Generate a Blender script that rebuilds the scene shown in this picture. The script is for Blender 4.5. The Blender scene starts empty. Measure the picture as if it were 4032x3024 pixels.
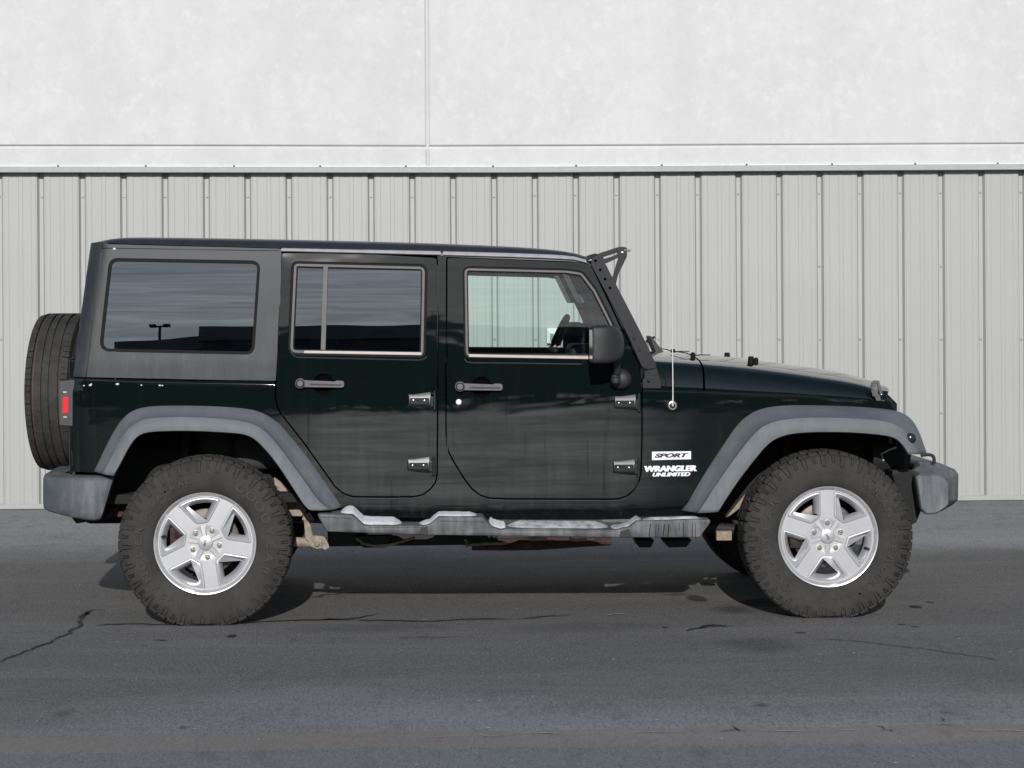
import bpy, bmesh, math, random
from mathutils import Vector, Matrix
R = math.radians
random.seed(7)
SC = bpy.context.scene
COL = SC.collection

# ------------------------------------------------------------------ camera, sky, sun, exposure
CAM = Vector((0.96252, -11.22763, 1.50462)); PSI = 0.0469855; RHO = 0.0058
FPX = 8624.0; VH = 1191.96                       # focal length and horizon row, for a 4032 x 3024 frame
FWD = Vector((math.sin(PSI), math.cos(PSI), 0))
_R0 = Vector((math.cos(PSI), -math.sin(PSI), 0)); _U0 = Vector((0, 0, 1))
RGT = _R0 * math.cos(RHO) - _U0 * math.sin(RHO)
UPV = _U0 * math.cos(RHO) + _R0 * math.sin(RHO)
cd = bpy.data.cameras.new('camera'); cam = bpy.data.objects.new('camera', cd); COL.objects.link(cam)
cd.sensor_width = 36; cd.lens = FPX / 4032 * 36; cd.shift_y = -(1512 - VH) / 4032
cd.clip_start = 0.1; cd.clip_end = 2000
M = Matrix.Identity(4)
for i in range(3):
    M[i][0] = RGT[i]; M[i][1] = UPV[i]; M[i][2] = -FWD[i]; M[i][3] = CAM[i]
cam.matrix_world = M
SC.camera = cam
SUN_E = R(21.5); SUN_AZ = 0.045                  # low sun from behind the photographer
w = bpy.data.worlds.new('World'); SC.world = w; w.use_nodes = True
nt = w.node_tree; nt.nodes.clear()
out = nt.nodes.new('ShaderNodeOutputWorld'); bg = nt.nodes.new('ShaderNodeBackground')
sky = nt.nodes.new('ShaderNodeTexSky'); sky.sky_type = 'NISHITA'; sky.sun_disc = False
sky.sun_elevation = SUN_E; sky.sun_rotation = R(180) + SUN_AZ; sky.altitude = 200; sky.dust_density = 0.4
# thin cirrus: noise on a flat layer overhead, so the streaks crowd together towards the horizon
L = nt.links.new
tc = nt.nodes.new('ShaderNodeTexCoord'); sx = nt.nodes.new('ShaderNodeSeparateXYZ'); L(tc.outputs['Generated'], sx.inputs[0])
def wm(op, a, b):
    m = nt.nodes.new('ShaderNodeMath'); m.operation = op
    for i, q in enumerate((a, b)):
        if isinstance(q, (int, float)): m.inputs[i].default_value = q
        else: L(q, m.inputs[i])
    return m.outputs[0]
zz = wm('MAXIMUM', sx.outputs[2], 0.03); cx = nt.nodes.new('ShaderNodeCombineXYZ')
L(wm('DIVIDE', sx.outputs[0], zz), cx.inputs[0]); L(wm('DIVIDE', sx.outputs[1], zz), cx.inputs[1])
mp = nt.nodes.new('ShaderNodeMapping'); mp.inputs['Scale'].default_value = (1.25, 2.1, 1.0); mp.inputs['Rotation'].default_value = (0, 0, R(9))
nz = nt.nodes.new('ShaderNodeTexNoise'); nz.inputs['Scale'].default_value = 1.5; nz.inputs['Detail'].default_value = 7
nz.inputs['Roughness'].default_value = 0.62; nz.inputs['Distortion'].default_value = 1.7
rp = nt.nodes.new('ShaderNodeMapRange'); rp.inputs['From Min'].default_value = 0.36; rp.inputs['From Max'].default_value = 0.74
L(cx.outputs[0], mp.inputs['Vector']); L(mp.outputs['Vector'], nz.inputs['Vector']); L(nz.outputs['Fac'], rp.inputs['Value'])
hs = nt.nodes.new('ShaderNodeHueSaturation'); hs.inputs['Saturation'].default_value = 1.0; L(sky.outputs['Color'], hs.inputs['Color'])
h2 = nt.nodes.new('ShaderNodeHueSaturation'); h2.inputs['Saturation'].default_value = 0.8; h2.inputs['Value'].default_value = 1.8; L(sky.outputs['Color'], h2.inputs['Color'])
mx = nt.nodes.new('ShaderNodeMix'); mx.data_type = 'RGBA'
L(rp.outputs['Result'], mx.inputs['Factor']); L(hs.outputs['Color'], mx.inputs['A']); L(h2.outputs['Color'], mx.inputs['B'])
L(mx.outputs['Result'], bg.inputs['Color']); bg.inputs['Strength'].default_value = 0.08
L(bg.outputs['Background'], out.inputs['Surface'])
sd = bpy.data.lights.new('sun', 'SUN'); sun = bpy.data.objects.new('sun', sd); COL.objects.link(sun)
sd.energy = 3.75; sd.angle = R(0.55); sd.color = (1.0, 0.975, 0.945)
ld = Vector((math.sin(SUN_AZ) * math.cos(SUN_E), math.cos(SUN_AZ) * math.cos(SUN_E), -math.sin(SUN_E)))
sun.rotation_euler = ld.to_track_quat('-Z', 'Y').to_euler(); sun.location = (0, -20, 12)
SC.view_settings.view_transform = 'Standard'; SC.view_settings.look = 'None'
SC.view_settings.exposure = 0.0; SC.view_settings.gamma = 1.0
SC.cycles.max_bounces = 10; SC.cycles.transparent_max_bounces = 16

# ------------------------------------------------------------------ measuring helpers
def ray(u, v):
    return FWD + RGT * ((u - 2016) / FPX) + UPV * ((VH - v) / FPX)
def W(u, v, y):                                   # point of the sight line that lies on the vertical plane y
    d = ray(u, v); p = CAM + d * ((y - CAM.y) / d.y); return (p.x, p.z)
def WS(u, v, S):                                  # ... on a curved side surface y = S(x, z)
    y = -0.78
    for _ in range(8):
        x, z = W(u, v, y); y = S(x, z)
    return (x, z)
def G(u, v, z0=0.0):
    d = ray(u, v); p = CAM + d * ((z0 - CAM.z) / d.z); return (p.x, p.y)
ZN = dict(A=(60, 880, 2.011), B=(1050, 900, 2.765), C=(1700, 900, 2.183), D=(2200, 920, 2.592), E=(80, 1480, 1.626),
          F=(2500, 1280, 1.7015), G=(2700, 1560, 1.765), H=(1050, 1400, 2.765), I=(1750, 1400, 2.765), J=(2400, 1300, 2.765),
          K=(3300, 1450, 2.370), L=(1200, 1960, 2.765), M=(2000, 1960, 2.458), P=(80, 1200, 1.885), Q=(0, 0, 0.5486), X=(0, 0, 1.0))
def Z(k, *pts):
    x0, y0, s = ZN[k]; return [(x0 + a / s, y0 + b / s) for a, b in pts]

# ------------------------------------------------------------------ material helpers
class NT:
    def __init__(self, name):
        self.m = bpy.data.materials.new(name); self.m.use_nodes = True
        self.t = self.m.node_tree; self.b = self.t.nodes['Principled BSDF']; self.o = self.t.nodes['Material Output']
        self.geo = None
    def n(self, typ, **kw):
        nd = self.t.nodes.new('ShaderNode' + typ)
        for k, v in kw.items(): setattr(nd, k, v)
        return nd
    def l(self, a, b): self.t.links.new(a, b)
    def pos(self):
        if not self.geo: self.geo = self.n('NewGeometry')
        return self.geo.outputs['Position']
    def noise(self, scale, detail=4, rough=0.55, stretch=None, dist=0.0, loc=(0, 0, 0)):
        v = self.pos()
        if stretch or loc != (0, 0, 0):
            mp = self.n('Mapping'); mp.inputs['Scale'].default_value = stretch or (1, 1, 1); mp.inputs['Location'].default_value = loc
            self.l(v, mp.inputs['Vector']); v = mp.outputs['Vector']
        nz = self.n('TexNoise'); nz.inputs['Scale'].default_value = scale; nz.inputs['Detail'].default_value = detail
        nz.inputs['Roughness'].default_value = rough; nz.inputs['Distortion'].default_value = dist
        self.l(v, nz.inputs['Vector']); return nz.outputs['Fac']
    def rng(self, val, a, b, c=0.0, d=1.0, smooth=False):
        m = self.n('MapRange'); m.inputs['From Min'].default_value = a; m.inputs['From Max'].default_value = b
        m.inputs['To Min'].default_value = c; m.inputs['To Max'].default_value = d
        if smooth: m.interpolation_type = 'SMOOTHSTEP'
        self.l(val, m.inputs['Value']); return m.outputs['Result']
    def math(self, op, a, b=None, c=None):
        m = self.n('Math', operation=op)
        for i, q in enumerate((a, b, c)):
            if q is None: continue
            if isinstance(q, (int, float)): m.inputs[i].default_value = q
            else: self.l(q, m.inputs[i])
        return m.outputs[0]
    def mix(self, f, a, b):
        m = self.n('Mix', data_type='RGBA')
        for s, q in (('Factor', f), ('A', a), ('B', b)):
            if isinstance(q, (int, float)): m.inputs[s].default_value = q
            elif isinstance(q, tuple): m.inputs[s].default_value = q if len(q) == 4 else q + (1,)
            else: self.l(q, m.inputs[s])
        return m.outputs['Result']
    def sep(self):
        s = self.n('SeparateXYZ'); self.l(self.pos(), s.inputs[0]); return s.outputs
    def bump(self, h, strength=0.3, dist=0.01, prev=None):
        b = self.n('Bump'); b.inputs['Strength'].default_value = strength; b.inputs['Distance'].default_value = dist
        self.l(h, b.inputs['Height'])
        if prev: self.l(prev, b.inputs['Normal'])
        return b.outputs['Normal']
    def set(self, **kw):
        nm = dict(col='Base Color', rough='Roughness', metal='Metallic', spec='Specular IOR Level', coat='Coat Weight',
                  coatr='Coat Roughness', normal='Normal', coatn='Coat Normal', ior='IOR')
        for k, v in kw.items():
            s = self.b.inputs[nm[k]]
            if isinstance(v, (int, float)): s.default_value = v
            elif isinstance(v, tuple): s.default_value = v if len(v) == 4 or k == 'normal' else v + (1,)
            else: self.l(v, s)
        return self

MAT = {}
def simple(name, col, rough=0.5, metal=0.0, spec=0.5, var=0.15, scale=30, bump=0.0, bscale=400):
    q = NT(name); c = tuple(max(0, a * (1 - var)) for a in col); d = tuple(min(1, a * (1 + var)) for a in col)
    q.set(col=q.mix(q.rng(q.noise(scale, 5), 0.3, 0.7), c, d), rough=rough, metal=metal, spec=spec)
    if bump: q.set(normal=q.bump(q.noise(bscale, 3), bump, 0.002))
    MAT[name] = q.m; return q.m

def make_paint():
    q = NT('green_paint')
    z = q.sep()[2]
    streak = q.noise(1.0, 5, 0.55, (30, 30, 1.1)); spots = q.noise(60, 5, 0.7); big = q.noise(2.4, 4); cl = q.noise(7, 4, 0.6, (1, 1, 1), 0, (5, 0, 2))
    x = q.sep()[0]
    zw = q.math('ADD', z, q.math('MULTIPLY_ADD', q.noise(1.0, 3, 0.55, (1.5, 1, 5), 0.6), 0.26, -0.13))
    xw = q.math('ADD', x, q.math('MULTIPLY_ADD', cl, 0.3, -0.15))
    door = q.math('MULTIPLY', q.math('MULTIPLY', q.rng(xw, 0.15, 0.55), q.rng(xw, 2.35, 1.95)), q.math('MULTIPLY', q.rng(zw, 1.005, 0.965, 0, 1, True), q.rng(z, 0.50, 0.60)))  # road film on the lower doors, shaped to paint in the ground's reflection
    st = q.rng(streak, 0.48, 0.80); low = q.rng(z, 1.05, 0.55)
    d = q.math('MULTIPLY', st, q.rng(big, 0.40, 0.64))
    d = q.math('MULTIPLY_ADD', q.math('MULTIPLY', q.rng(spots, 0.55, 0.75), q.rng(cl, 0.5, 0.7)), 0.6, d)
    d = q.math('MULTIPLY', d, q.math('MULTIPLY_ADD', low, 0.09, 0.012))
    refl_band = q.rng(q.noise(1.0, 4, 0.6, (1.6, 1, 24), 0.8, (7, 0, 3)), 0.34, 0.66, 0.62, 1.25)
    d = q.math('MULTIPLY_ADD', q.math('MULTIPLY', door, refl_band), q.math('MULTIPLY_ADD', big, 0.14, 0.085), d)
    refl_edge = q.math('MULTIPLY', q.math('MULTIPLY', q.rng(zw, 1.035, 1.022), q.rng(zw, 1.008, 1.020)), q.math('MULTIPLY', q.rng(cl, 0.48, 0.62), q.rng(xw, 0.2, 0.6)))  # pale line painted along the upper edge of that reflection
    d = q.math('MULTIPLY_ADD', refl_edge, 0.16, d)
    d = q.math('MULTIPLY', d, q.rng(q.noise(1.0, 3, 0.5, (34, 34, 1.3), 0, (3, 3, 1)), 0.72, 0.62, 0.55, 1.0))
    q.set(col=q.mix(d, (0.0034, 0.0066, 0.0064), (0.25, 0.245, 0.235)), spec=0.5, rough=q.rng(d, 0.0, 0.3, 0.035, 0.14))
    wav = q.noise(1.0, 2, 0.5, (2.2, 2.2, 6.0))
    n = q.bump(wav, 0.35, 0.006)
    q.set(normal=n)
    MAT['paint'] = q.m
def make_plastic(name, c0, c1, rough, bump=0.25, dirt=0.35, dirtcol=(0.33, 0.33, 0.32), zlo=0.35, zhi=1.15):
    q = NT(name); z = q.sep()[2]
    big = q.noise(5.0, 6, 0.62); stk = q.noise(1.0, 5, 0.6, (30, 30, 4.0)); fine = q.noise(160, 4)
    base = q.mix(q.rng(big, 0.3, 0.7), c0, c1)
    low = q.rng(z, zhi, zlo, 0.12, 1.0)
    d = q.math('MULTIPLY', q.rng(q.math('MULTIPLY', big, stk), 0.19, 0.42), low)
    d = q.math('MULTIPLY', d, dirt)
    q.set(col=q.mix(d, base, dirtcol), rough=rough, spec=0.4, normal=q.bump(fine, bump, 0.0015))
    MAT[name] = q.m
def make_rubber():
    q = NT('tyre_rubber'); n1 = q.noise(9, 5, 0.6); n2 = q.noise(90, 4, 0.65)
    c = q.mix(q.rng(n1, 0.32, 0.7), (0.028, 0.0268, 0.025), (0.047, 0.0455, 0.0425))
    c = q.mix(q.math('MULTIPLY', q.rng(n2, 0.52, 0.78), 0.25), c, (0.11, 0.10, 0.09))
    q.set(col=c, rough=0.8, spec=0.25, normal=q.bump(n2, 0.3, 0.002)); MAT['rubber'] = q.m
    q = NT('spare_rubber'); n1 = q.noise(14, 5, 0.6); n2 = q.noise(120, 4, 0.65)
    c = q.mix(q.rng(n1, 0.32, 0.7), (0.022, 0.021, 0.020), (0.045, 0.042, 0.038))
    c = q.mix(q.math('MULTIPLY', q.rng(n2, 0.5, 0.78), 0.3), c, (0.11, 0.10, 0.09))
    q.set(col=c, rough=0.75, spec=0.3, normal=q.bump(n2, 0.4, 0.002)); MAT['spare_rubber'] = q.m
def glass(name, tint, ior=1.62, wav=0.02, gcol=(1, 1, 1)):
    q = NT(name); q.t.nodes.remove(q.b)
    fr = q.n('Fresnel'); fr.inputs['IOR'].default_value = ior
    tr = q.n('BsdfTransparent'); tr.inputs['Color'].default_value = tint + (1,)
    gl = q.n('BsdfGlossy'); gl.inputs['Roughness'].default_value = 0.0; gl.inputs['Color'].default_value = gcol + (1,)
    ms = q.n('MixShader'); nb = q.bump(q.noise(1.0, 2, 0.5, (1.2, 1.2, 5)), wav, 0.02)
    q.l(nb, gl.inputs['Normal'])
    q.l(fr.outputs[0], ms.inputs[0]); q.l(tr.outputs[0], ms.inputs[1]); q.l(gl.outputs[0], ms.inputs[2])
    q.l(ms.outputs[0], q.o.inputs['Surface']); MAT[name] = q.m
def make_alloy():
    q = NT('alloy_paint'); n = q.noise(12, 5); f = q.noise(900, 2)
    c = q.mix(q.rng(n, 0.3, 0.75), (0.53, 0.53, 0.54), (0.60, 0.60, 0.61))
    q.set(col=c, metal=0.55, rough=0.34, spec=0.5, coat=0.35, coatr=0.12, normal=q.bump(f, 0.05, 0.0005)); MAT['alloy'] = q.m
def make_stucco():
    q = NT('stucco_white'); n1 = q.noise(1.9, 9, 0.72, None, 0.2); n2 = q.noise(14, 6, 0.7); n3 = q.noise(1.0, 5, 0.6, (3.2, 3.2, 0.35))
    n4 = q.noise(90, 4, 0.7); n5 = q.noise(8.0, 8, 0.74, None, 0.3, (3, 1, 7))
    c = q.mix(q.rng(n1, 0.33, 0.70), (0.550, 0.548, 0.540), (0.612, 0.610, 0.603))
    c = q.mix(q.rng(n5, 0.52, 0.64, 0.0, 0.60), c, (0.650, 0.648, 0.643))
    c = q.mix(q.math('MULTIPLY', q.rng(n2, 0.5, 0.75), 0.45), c, (0.49, 0.486, 0.479))
    c = q.mix(q.rng(n3, 0.5, 0.75, 0.0, 0.35), c, (0.515, 0.512, 0.508))
    h = q.math('MULTIPLY_ADD', n4, 0.4, n2)
    q.set(col=c, rough=0.9, spec=0.2, normal=q.bump(h, 0.30, 0.006)); MAT['stucco'] = q.m
def make_siding():
    q = NT('siding_paint'); n1 = q.noise(0.8, 4); n2 = q.noise(1.0, 5, 0.6, (25, 25, 0.8)); f = q.noise(40, 4)
    z = q.sep()[2]
    c = q.mix(q.rng(n1, 0.3, 0.7), (0.358, 0.360, 0.343), (0.384, 0.386, 0.370))
    c = q.mix(q.rng(n2, 0.5, 0.8, 0, 0.22), c, (0.36, 0.355, 0.33))
    d = q.math('MULTIPLY', q.rng(z, 0.5, 0.0), q.rng(f, 0.35, 0.7, 0.0, 0.35))
    c = q.mix(d, c, (0.30, 0.29, 0.265))
    q.set(col=c, rough=0.42, spec=0.4, normal=q.bump(q.noise(5, 2), 0.04, 0.01)); MAT['siding'] = q.m

make_paint(); make_rubber(); make_alloy(); make_stucco(); make_siding()
make_plastic('flare_plastic', (0.100, 0.112, 0.125), (0.122, 0.134, 0.147), 0.62, 0.2, 0.30)
make_plastic('bumper_plastic', (0.068, 0.076, 0.086), (0.088, 0.097, 0.108), 0.6, 0.25, 0.45, (0.36, 0.36, 0.35))
make_plastic('hardtop_plastic', (0.019, 0.0215, 0.0265), (0.023, 0.026, 0.0315), 0.52, 0.18, 0.08, zlo=1.2, zhi=1.6)
make_plastic('step_plastic', (0.052, 0.056, 0.061), (0.070, 0.074, 0.079), 0.6, 0.25, 0.45, (0.40, 0.39, 0.37), 0.3, 0.8)
simple('letter_rubber', (0.022, 0.0215, 0.021), 0.55, spec=0.45)
simple('lip_paint', (0.030, 0.036, 0.036), 0.16, spec=0.7)
simple('hinge_paint', (0.014, 0.019, 0.019), 0.34, spec=0.35)
simple('roof_black', (0.022, 0.022, 0.026), 0.38, bump=0.15, bscale=300)
simple('black_trim', (0.012, 0.012, 0.013), 0.45)
simple('rubber_seal', (0.005, 0.005, 0.0055), 0.7, spec=0.2)
simple('bright_trim', (0.120, 0.110, 0.105), 0.55, 0.0, spec=0.3, var=0.08)
simple('sill_trim', (0.30, 0.265, 0.24), 0.45, 0.2, var=0.08)
simple('recess_black', (0.002, 0.002, 0.002), 0.9, spec=0.08)
simple('tail_housing', (0.030, 0.033, 0.038), 0.5)
simple('frost_grey', (0.40, 0.405, 0.415), 0.8, spec=0.3, var=0.45, scale=22, bump=0.6, bscale=160)
simple('drip_rail_highlight', (0.42, 0.41, 0.42), 0.32, 0.3, var=0.1)  # pale colour paints in the sky highlight along the rail
simple('bracket_black', (0.022, 0.0225, 0.025), 0.62, spec=0.25, bump=0.2, bscale=500)
simple('handle_grey', (0.095, 0.095, 0.102), 0.45, bump=0.1)
simple('mirror_black', (0.022, 0.022, 0.023), 0.5, bump=0.7, bscale=330)
simple('underbody', (0.010, 0.010, 0.010), 0.85, var=0.4)
simple('frame_black', (0.014, 0.0135, 0.013), 0.7, var=0.4)
simple('rust_tan', (0.27, 0.225, 0.175), 0.85, var=0.35, scale=40, bump=0.3, bscale=150)
simple('rust_brown', (0.050, 0.026, 0.019), 0.85, var=0.5, scale=30, bump=0.3, bscale=120)
simple('steel_disc', (0.11, 0.095, 0.08), 0.5, 0.5, var=0.4, scale=25)
simple('chrome', (0.72, 0.71, 0.68), 0.18, 1.0, var=0.05)
simple('mast_steel', (0.75, 0.74, 0.70), 0.4, 0.2, var=0.05)
simple('nut_steel', (0.62, 0.58, 0.50), 0.25, 0.9, var=0.15, scale=120)
simple('red_lens', (0.75, 0.018, 0.022), 0.25, var=0.05)
simple('white_decal', (0.80, 0.80, 0.80), 0.4, var=0.03)
simple('dark_decal', (0.02, 0.015, 0.03), 0.5)
simple('smoke_lens', (0.02, 0.02, 0.021), 0.22, var=0.05)
simple('snow_crust', (0.60, 0.61, 0.625), 0.8, spec=0.3, var=0.12, scale=45, bump=0.8, bscale=160)
simple('interior_black', (0.018, 0.018, 0.019), 0.7)
simple('seat_cloth', (0.035, 0.035, 0.037), 0.9)
simple('headlamp_glass', (0.6, 0.6, 0.62), 0.1, 0.3)
simple('pale_mark', (0.70, 0.67, 0.50), 0.5)
simple('red_stripe', (0.062, 0.034, 0.031), 0.7, var=0.4, scale=80)
simple('chalk', (0.5, 0.5, 0.48), 0.9, var=0.3)
simple('outlet_white', (0.75, 0.76, 0.74), 0.5)
simple('outlet_grey', (0.22, 0.22, 0.21), 0.5)
simple('crack_shadow_dark', (0.026, 0.026, 0.025), 0.9, var=0.3)
simple('worn_paint', (0.36, 0.35, 0.33), 0.8, var=0.3, scale=60)
simple('flashing_grey', (0.37, 0.37, 0.37), 0.7, 0.0, spec=0.15, var=0.06)
simple('flashing_white', (0.78, 0.78, 0.775), 0.6, 0.0, spec=0.2, var=0.05)
simple('screw_grey', (0.33, 0.33, 0.32), 0.4, 0.4)
simple('screw_dark', (0.06, 0.06, 0.06), 0.5, 0.3)
simple('far_wall', (0.10, 0.10, 0.105), 0.8)
simple('far_trim', (0.22, 0.22, 0.22), 0.7)
simple('far_glass', (0.02, 0.025, 0.03), 0.1)
simple('pole_metal', (0.06, 0.055, 0.05), 0.5)
simple('leaf_dark', (0.045, 0.060, 0.025), 0.9, var=0.4, scale=3)
simple('bark', (0.07, 0.055, 0.045), 0.9)
glass('tinted_glass', (0.045, 0.05, 0.056), 2.15, 0.007, (0.76, 0.87, 1.0))
glass('clear_glass', (0.86, 0.96, 0.935), 1.62, 0.015)
glass('screen_glass', (0.78, 0.88, 0.85), 1.45, 0.0)

# ------------------------------------------------------------------ object helpers
def link(name, me, mat=None, parent=None, smooth=True, bev=0, seg=2, ang=40):
    o = bpy.data.objects.new(name, me); COL.objects.link(o)
    if mat is not None and len(me.materials) == 0: me.materials.append(MAT[mat] if isinstance(mat, str) else mat)
    if smooth:
        for p in me.polygons: p.use_smooth = True
    if bev:
        b = o.modifiers.new('bevel', 'BEVEL'); b.width = bev; b.segments = seg; b.limit_method = 'ANGLE'
        b.angle_limit = R(ang); b.harden_normals = True; b.use_clamp_overlap = True
    if parent is not None:
        o.parent = parent; o.matrix_parent_inverse = root_inv(parent)
    return o
ORIG = {}
def root_inv(p):
    return Matrix.Translation(-Vector(ORIG[p.name])) if p.name in ORIG else Matrix.Identity(4)
def tag(o, label, cat, group=None):
    o['label'] = label; o['category'] = cat
    if group: o['group'] = group
    return o
def empty(name, loc, label, cat, group=None):
    o = bpy.data.objects.new(name, None); COL.objects.link(o); o.location = loc; o.empty_display_size = 0.2
    ORIG[o.name] = loc; return tag(o, label, cat, group)
def done(bm, name):
    bmesh.ops.recalc_face_normals(bm, faces=bm.faces[:])
    me = bpy.data.meshes.new(name); bm.to_mesh(me); bm.free(); return me
def sharp(me, deg=35):
    me.set_sharp_from_angle(angle=R(deg)); return me
def add_box(bm, x0, x1, y0, y1, z0, z1):
    v = [bm.verts.new((x, y, z)) for x in (x0, x1) for y in (y0, y1) for z in (z0, z1)]
    for f in ((0, 1, 3, 2), (4, 6, 7, 5), (0, 4, 5, 1), (2, 3, 7, 6), (0, 2, 6, 4), (1, 5, 7, 3)): bm.faces.new([v[i] for i in f])
    return v
def box(name, x0, x1, y0, y1, z0, z1, mat, parent=None, bev=0.004, seg=2):
    bm = bmesh.new(); add_box(bm, x0, x1, y0, y1, z0, z1)
    return link(name, done(bm, name), mat, parent, True, bev, seg)
def add_tube(bm, pts, r, n=12, cap=True):
    pts = [Vector(p) for p in pts]; rings = []
    for i, p in enumerate(pts):
        t = (pts[min(i + 1, len(pts) - 1)] - pts[max(i - 1, 0)]).normalized()
        a = Vector((0, 0, 1)) if abs(t.z) < 0.9 else Vector((1, 0, 0))
        e1 = t.cross(a).normalized(); e2 = t.cross(e1)
        rr = r[i] if isinstance(r, (list, tuple)) else r
        rings.append([bm.verts.new(p + (e1 * math.cos(2 * math.pi * k / n) + e2 * math.sin(2 * math.pi * k / n)) * rr) for k in range(n)])
    for a, b in zip(rings, rings[1:]):
        for k in range(n): bm.faces.new((a[k], a[(k + 1) % n], b[(k + 1) % n], b[k]))
    if cap: bm.faces.new(rings[0]); bm.faces.new(rings[-1])
def tube(name, pts, r, mat, parent=None, n=12):
    bm = bmesh.new(); add_tube(bm, pts, r, n); return link(name, sharp(done(bm, name)), mat, parent)
def rnd(loop, r, n=5):                            # round the corners of a closed loop; a point may carry its own radius
    o = []; L_ = len(loop)
    for i in range(L_):
        p = Vector(loop[i][:2]); a = Vector(loop[i - 1][:2]); b = Vector(loop[(i + 1) % L_][:2])
        rr = loop[i][2] if len(loop[i]) > 2 else r
        u = (a - p); v = (b - p); lu, lv = u.length, v.length
        if rr <= 0 or lu < 1e-6 or lv < 1e-6: o.append(tuple(p)); continue
        u /= lu; v /= lv
        c = max(-1, min(1, u.dot(v))); th = math.acos(c)
        if th > R(176): o.append(tuple(p)); continue
        d = min(rr / math.tan(th / 2), lu * 0.48, lv * 0.48)
        s, e = p + u * d, p + v * d
        for k in range(n + 1):
            t = k / n; o.append(tuple((1 - t) ** 2 * s + 2 * t * (1 - t) * p + t * t * e))
    return o
def area(l): return 0.5 * sum(l[i - 1][0] * l[i][1] - l[i][0] * l[i - 1][1] for i in range(len(l)))
def offs(loop, d):                                # d > 0 grows the loop
    n = len(loop); sg = 1 if area(loop) > 0 else -1; o = []
    for i in range(n):
        a = Vector(loop[i - 1]); p = Vector(loop[i]); b = Vector(loop[(i + 1) % n])
        e1 = (p - a); e2 = (b - p)
        if e1.length < 1e-7 or e2.length < 1e-7: o.append(tuple(p)); continue
        e1.normalize(); e2.normalize()
        n1 = Vector((e1.y, -e1.x)) * sg; n2 = Vector((e2.y, -e2.x)) * sg
        m = n1 + n2
        if m.length < 1e-6: m = n1
        m.normalize(); k = max(0.5, m.dot(n1)); o.append(tuple(p + m * (d / k)))
    return o
def panel(name, loop, holes, S, thick, mat, parent, bev=0.004, seg=2, zs=None, xs=(), ang=50, dy=0.0):
    bm = bmesh.new(); ed = []
    for lp in [loop] + list(holes):
        vs = [bm.verts.new((x, 0, z)) for x, z in lp]
        for i in range(len(vs)): ed.append(bm.edges.new((vs[i - 1], vs[i])))
    bmesh.ops.triangle_fill(bm, use_beauty=True, edges=ed, normal=(0, -1, 0))
    z0 = min(p[1] for p in loop); z1 = max(p[1] for p in loop)
    if zs is None: zs = [0.40 + 0.05 * k for k in range(30)] + [1.23, 0.54]
    for zc in zs:
        if z0 + 0.004 < zc < z1 - 0.004:
            bmesh.ops.bisect_plane(bm, geom=bm.verts[:] + bm.edges[:] + bm.faces[:], dist=1e-5, plane_co=(0, 0, zc), plane_no=(0, 0, 1))
    for xc in xs:
        bmesh.ops.bisect_plane(bm, geom=bm.verts[:] + bm.edges[:] + bm.faces[:], dist=1e-5, plane_co=(xc, 0, 0), plane_no=(1, 0, 0))
    for v in bm.verts: v.co.y = S(v.co.x, v.co.z) + dy
    bmesh.ops.recalc_face_normals(bm, faces=bm.faces[:])
    if sum(f.normal.y * f.calc_area() for f in bm.faces) > 0: bmesh.ops.reverse_faces(bm, faces=bm.faces[:])
    if thick:
        r = bmesh.ops.extrude_face_region(bm, geom=bm.faces[:])
        for g in r['geom']:
            if isinstance(g, bmesh.types.BMVert): g.co.y += thick
        return link(name, done(bm, name), mat, parent, True, bev, seg, ang)
    me = bpy.data.meshes.new(name); bm.to_mesh(me); bm.free()
    return link(name, me, mat, parent, True)
def resample(pts, n):
    pts = [Vector(p) for p in pts]; d = [0]
    for a, b in zip(pts, pts[1:]): d.append(d[-1] + (b - a).length)
    o = []; j = 0
    for k in range(n):
        t = d[-1] * k / (n - 1)
        while j < len(pts) - 2 and d[j + 1] < t: j += 1
        s = (t - d[j]) / max(1e-9, d[j + 1] - d[j]); o.append(pts[j].lerp(pts[j + 1], min(1, max(0, s))))
    return o
def smooth_line(pts, it=3):
    pts = [Vector(p) for p in pts]
    for _ in range(it):
        q = [pts[0]]
        for a, b in zip(pts, pts[1:]): q += [a.lerp(b, 0.25), a.lerp(b, 0.75)]
        q.append(pts[-1]); pts = q
    return pts
def loft(name, rows, mat, parent=None, close=False, caps=False, subd=0, sh=None, bev=0):
    bm = bmesh.new(); g = [[bm.verts.new(p) for p in r] for r in rows]
    for a, b in zip(g, g[1:]):
        m = len(a)
        for k in range(m if close else m - 1): bm.faces.new((a[k], a[(k + 1) % m], b[(k + 1) % m], b[k]))
    if caps: bm.faces.new(g[0]); bm.faces.new(g[-1])
    me = done(bm, name)
    if sh: sharp(me, sh)
    o = link(name, me, mat, parent, True, bev)
    if subd:
        s = o.modifiers.new('subd', 'SUBSURF'); s.levels = subd; s.render_levels = subd
    return o
def add_lathe(bm, prof, n, c=(0, 0, 0), axis='y', closed=False):
    rings = []
    for r, a in prof:
        ring = []
        for k in range(n):
            t = 2 * math.pi * k / n; x, z = r * math.cos(t), r * math.sin(t)
            p = (x, a, z) if axis == 'y' else ((a, x, z) if axis == 'x' else (x, z, a))
            ring.append(bm.verts.new((c[0] + p[0], c[1] + p[1], c[2] + p[2])))
        rings.append(ring)
    pr = list(zip(rings, rings[1:])) + ([(rings[-1], rings[0])] if closed else [])
    for a, b in pr:
        for k in range(n): bm.faces.new((a[k], a[(k + 1) % n], b[(k + 1) % n], b[k]))
    return rings
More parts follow.
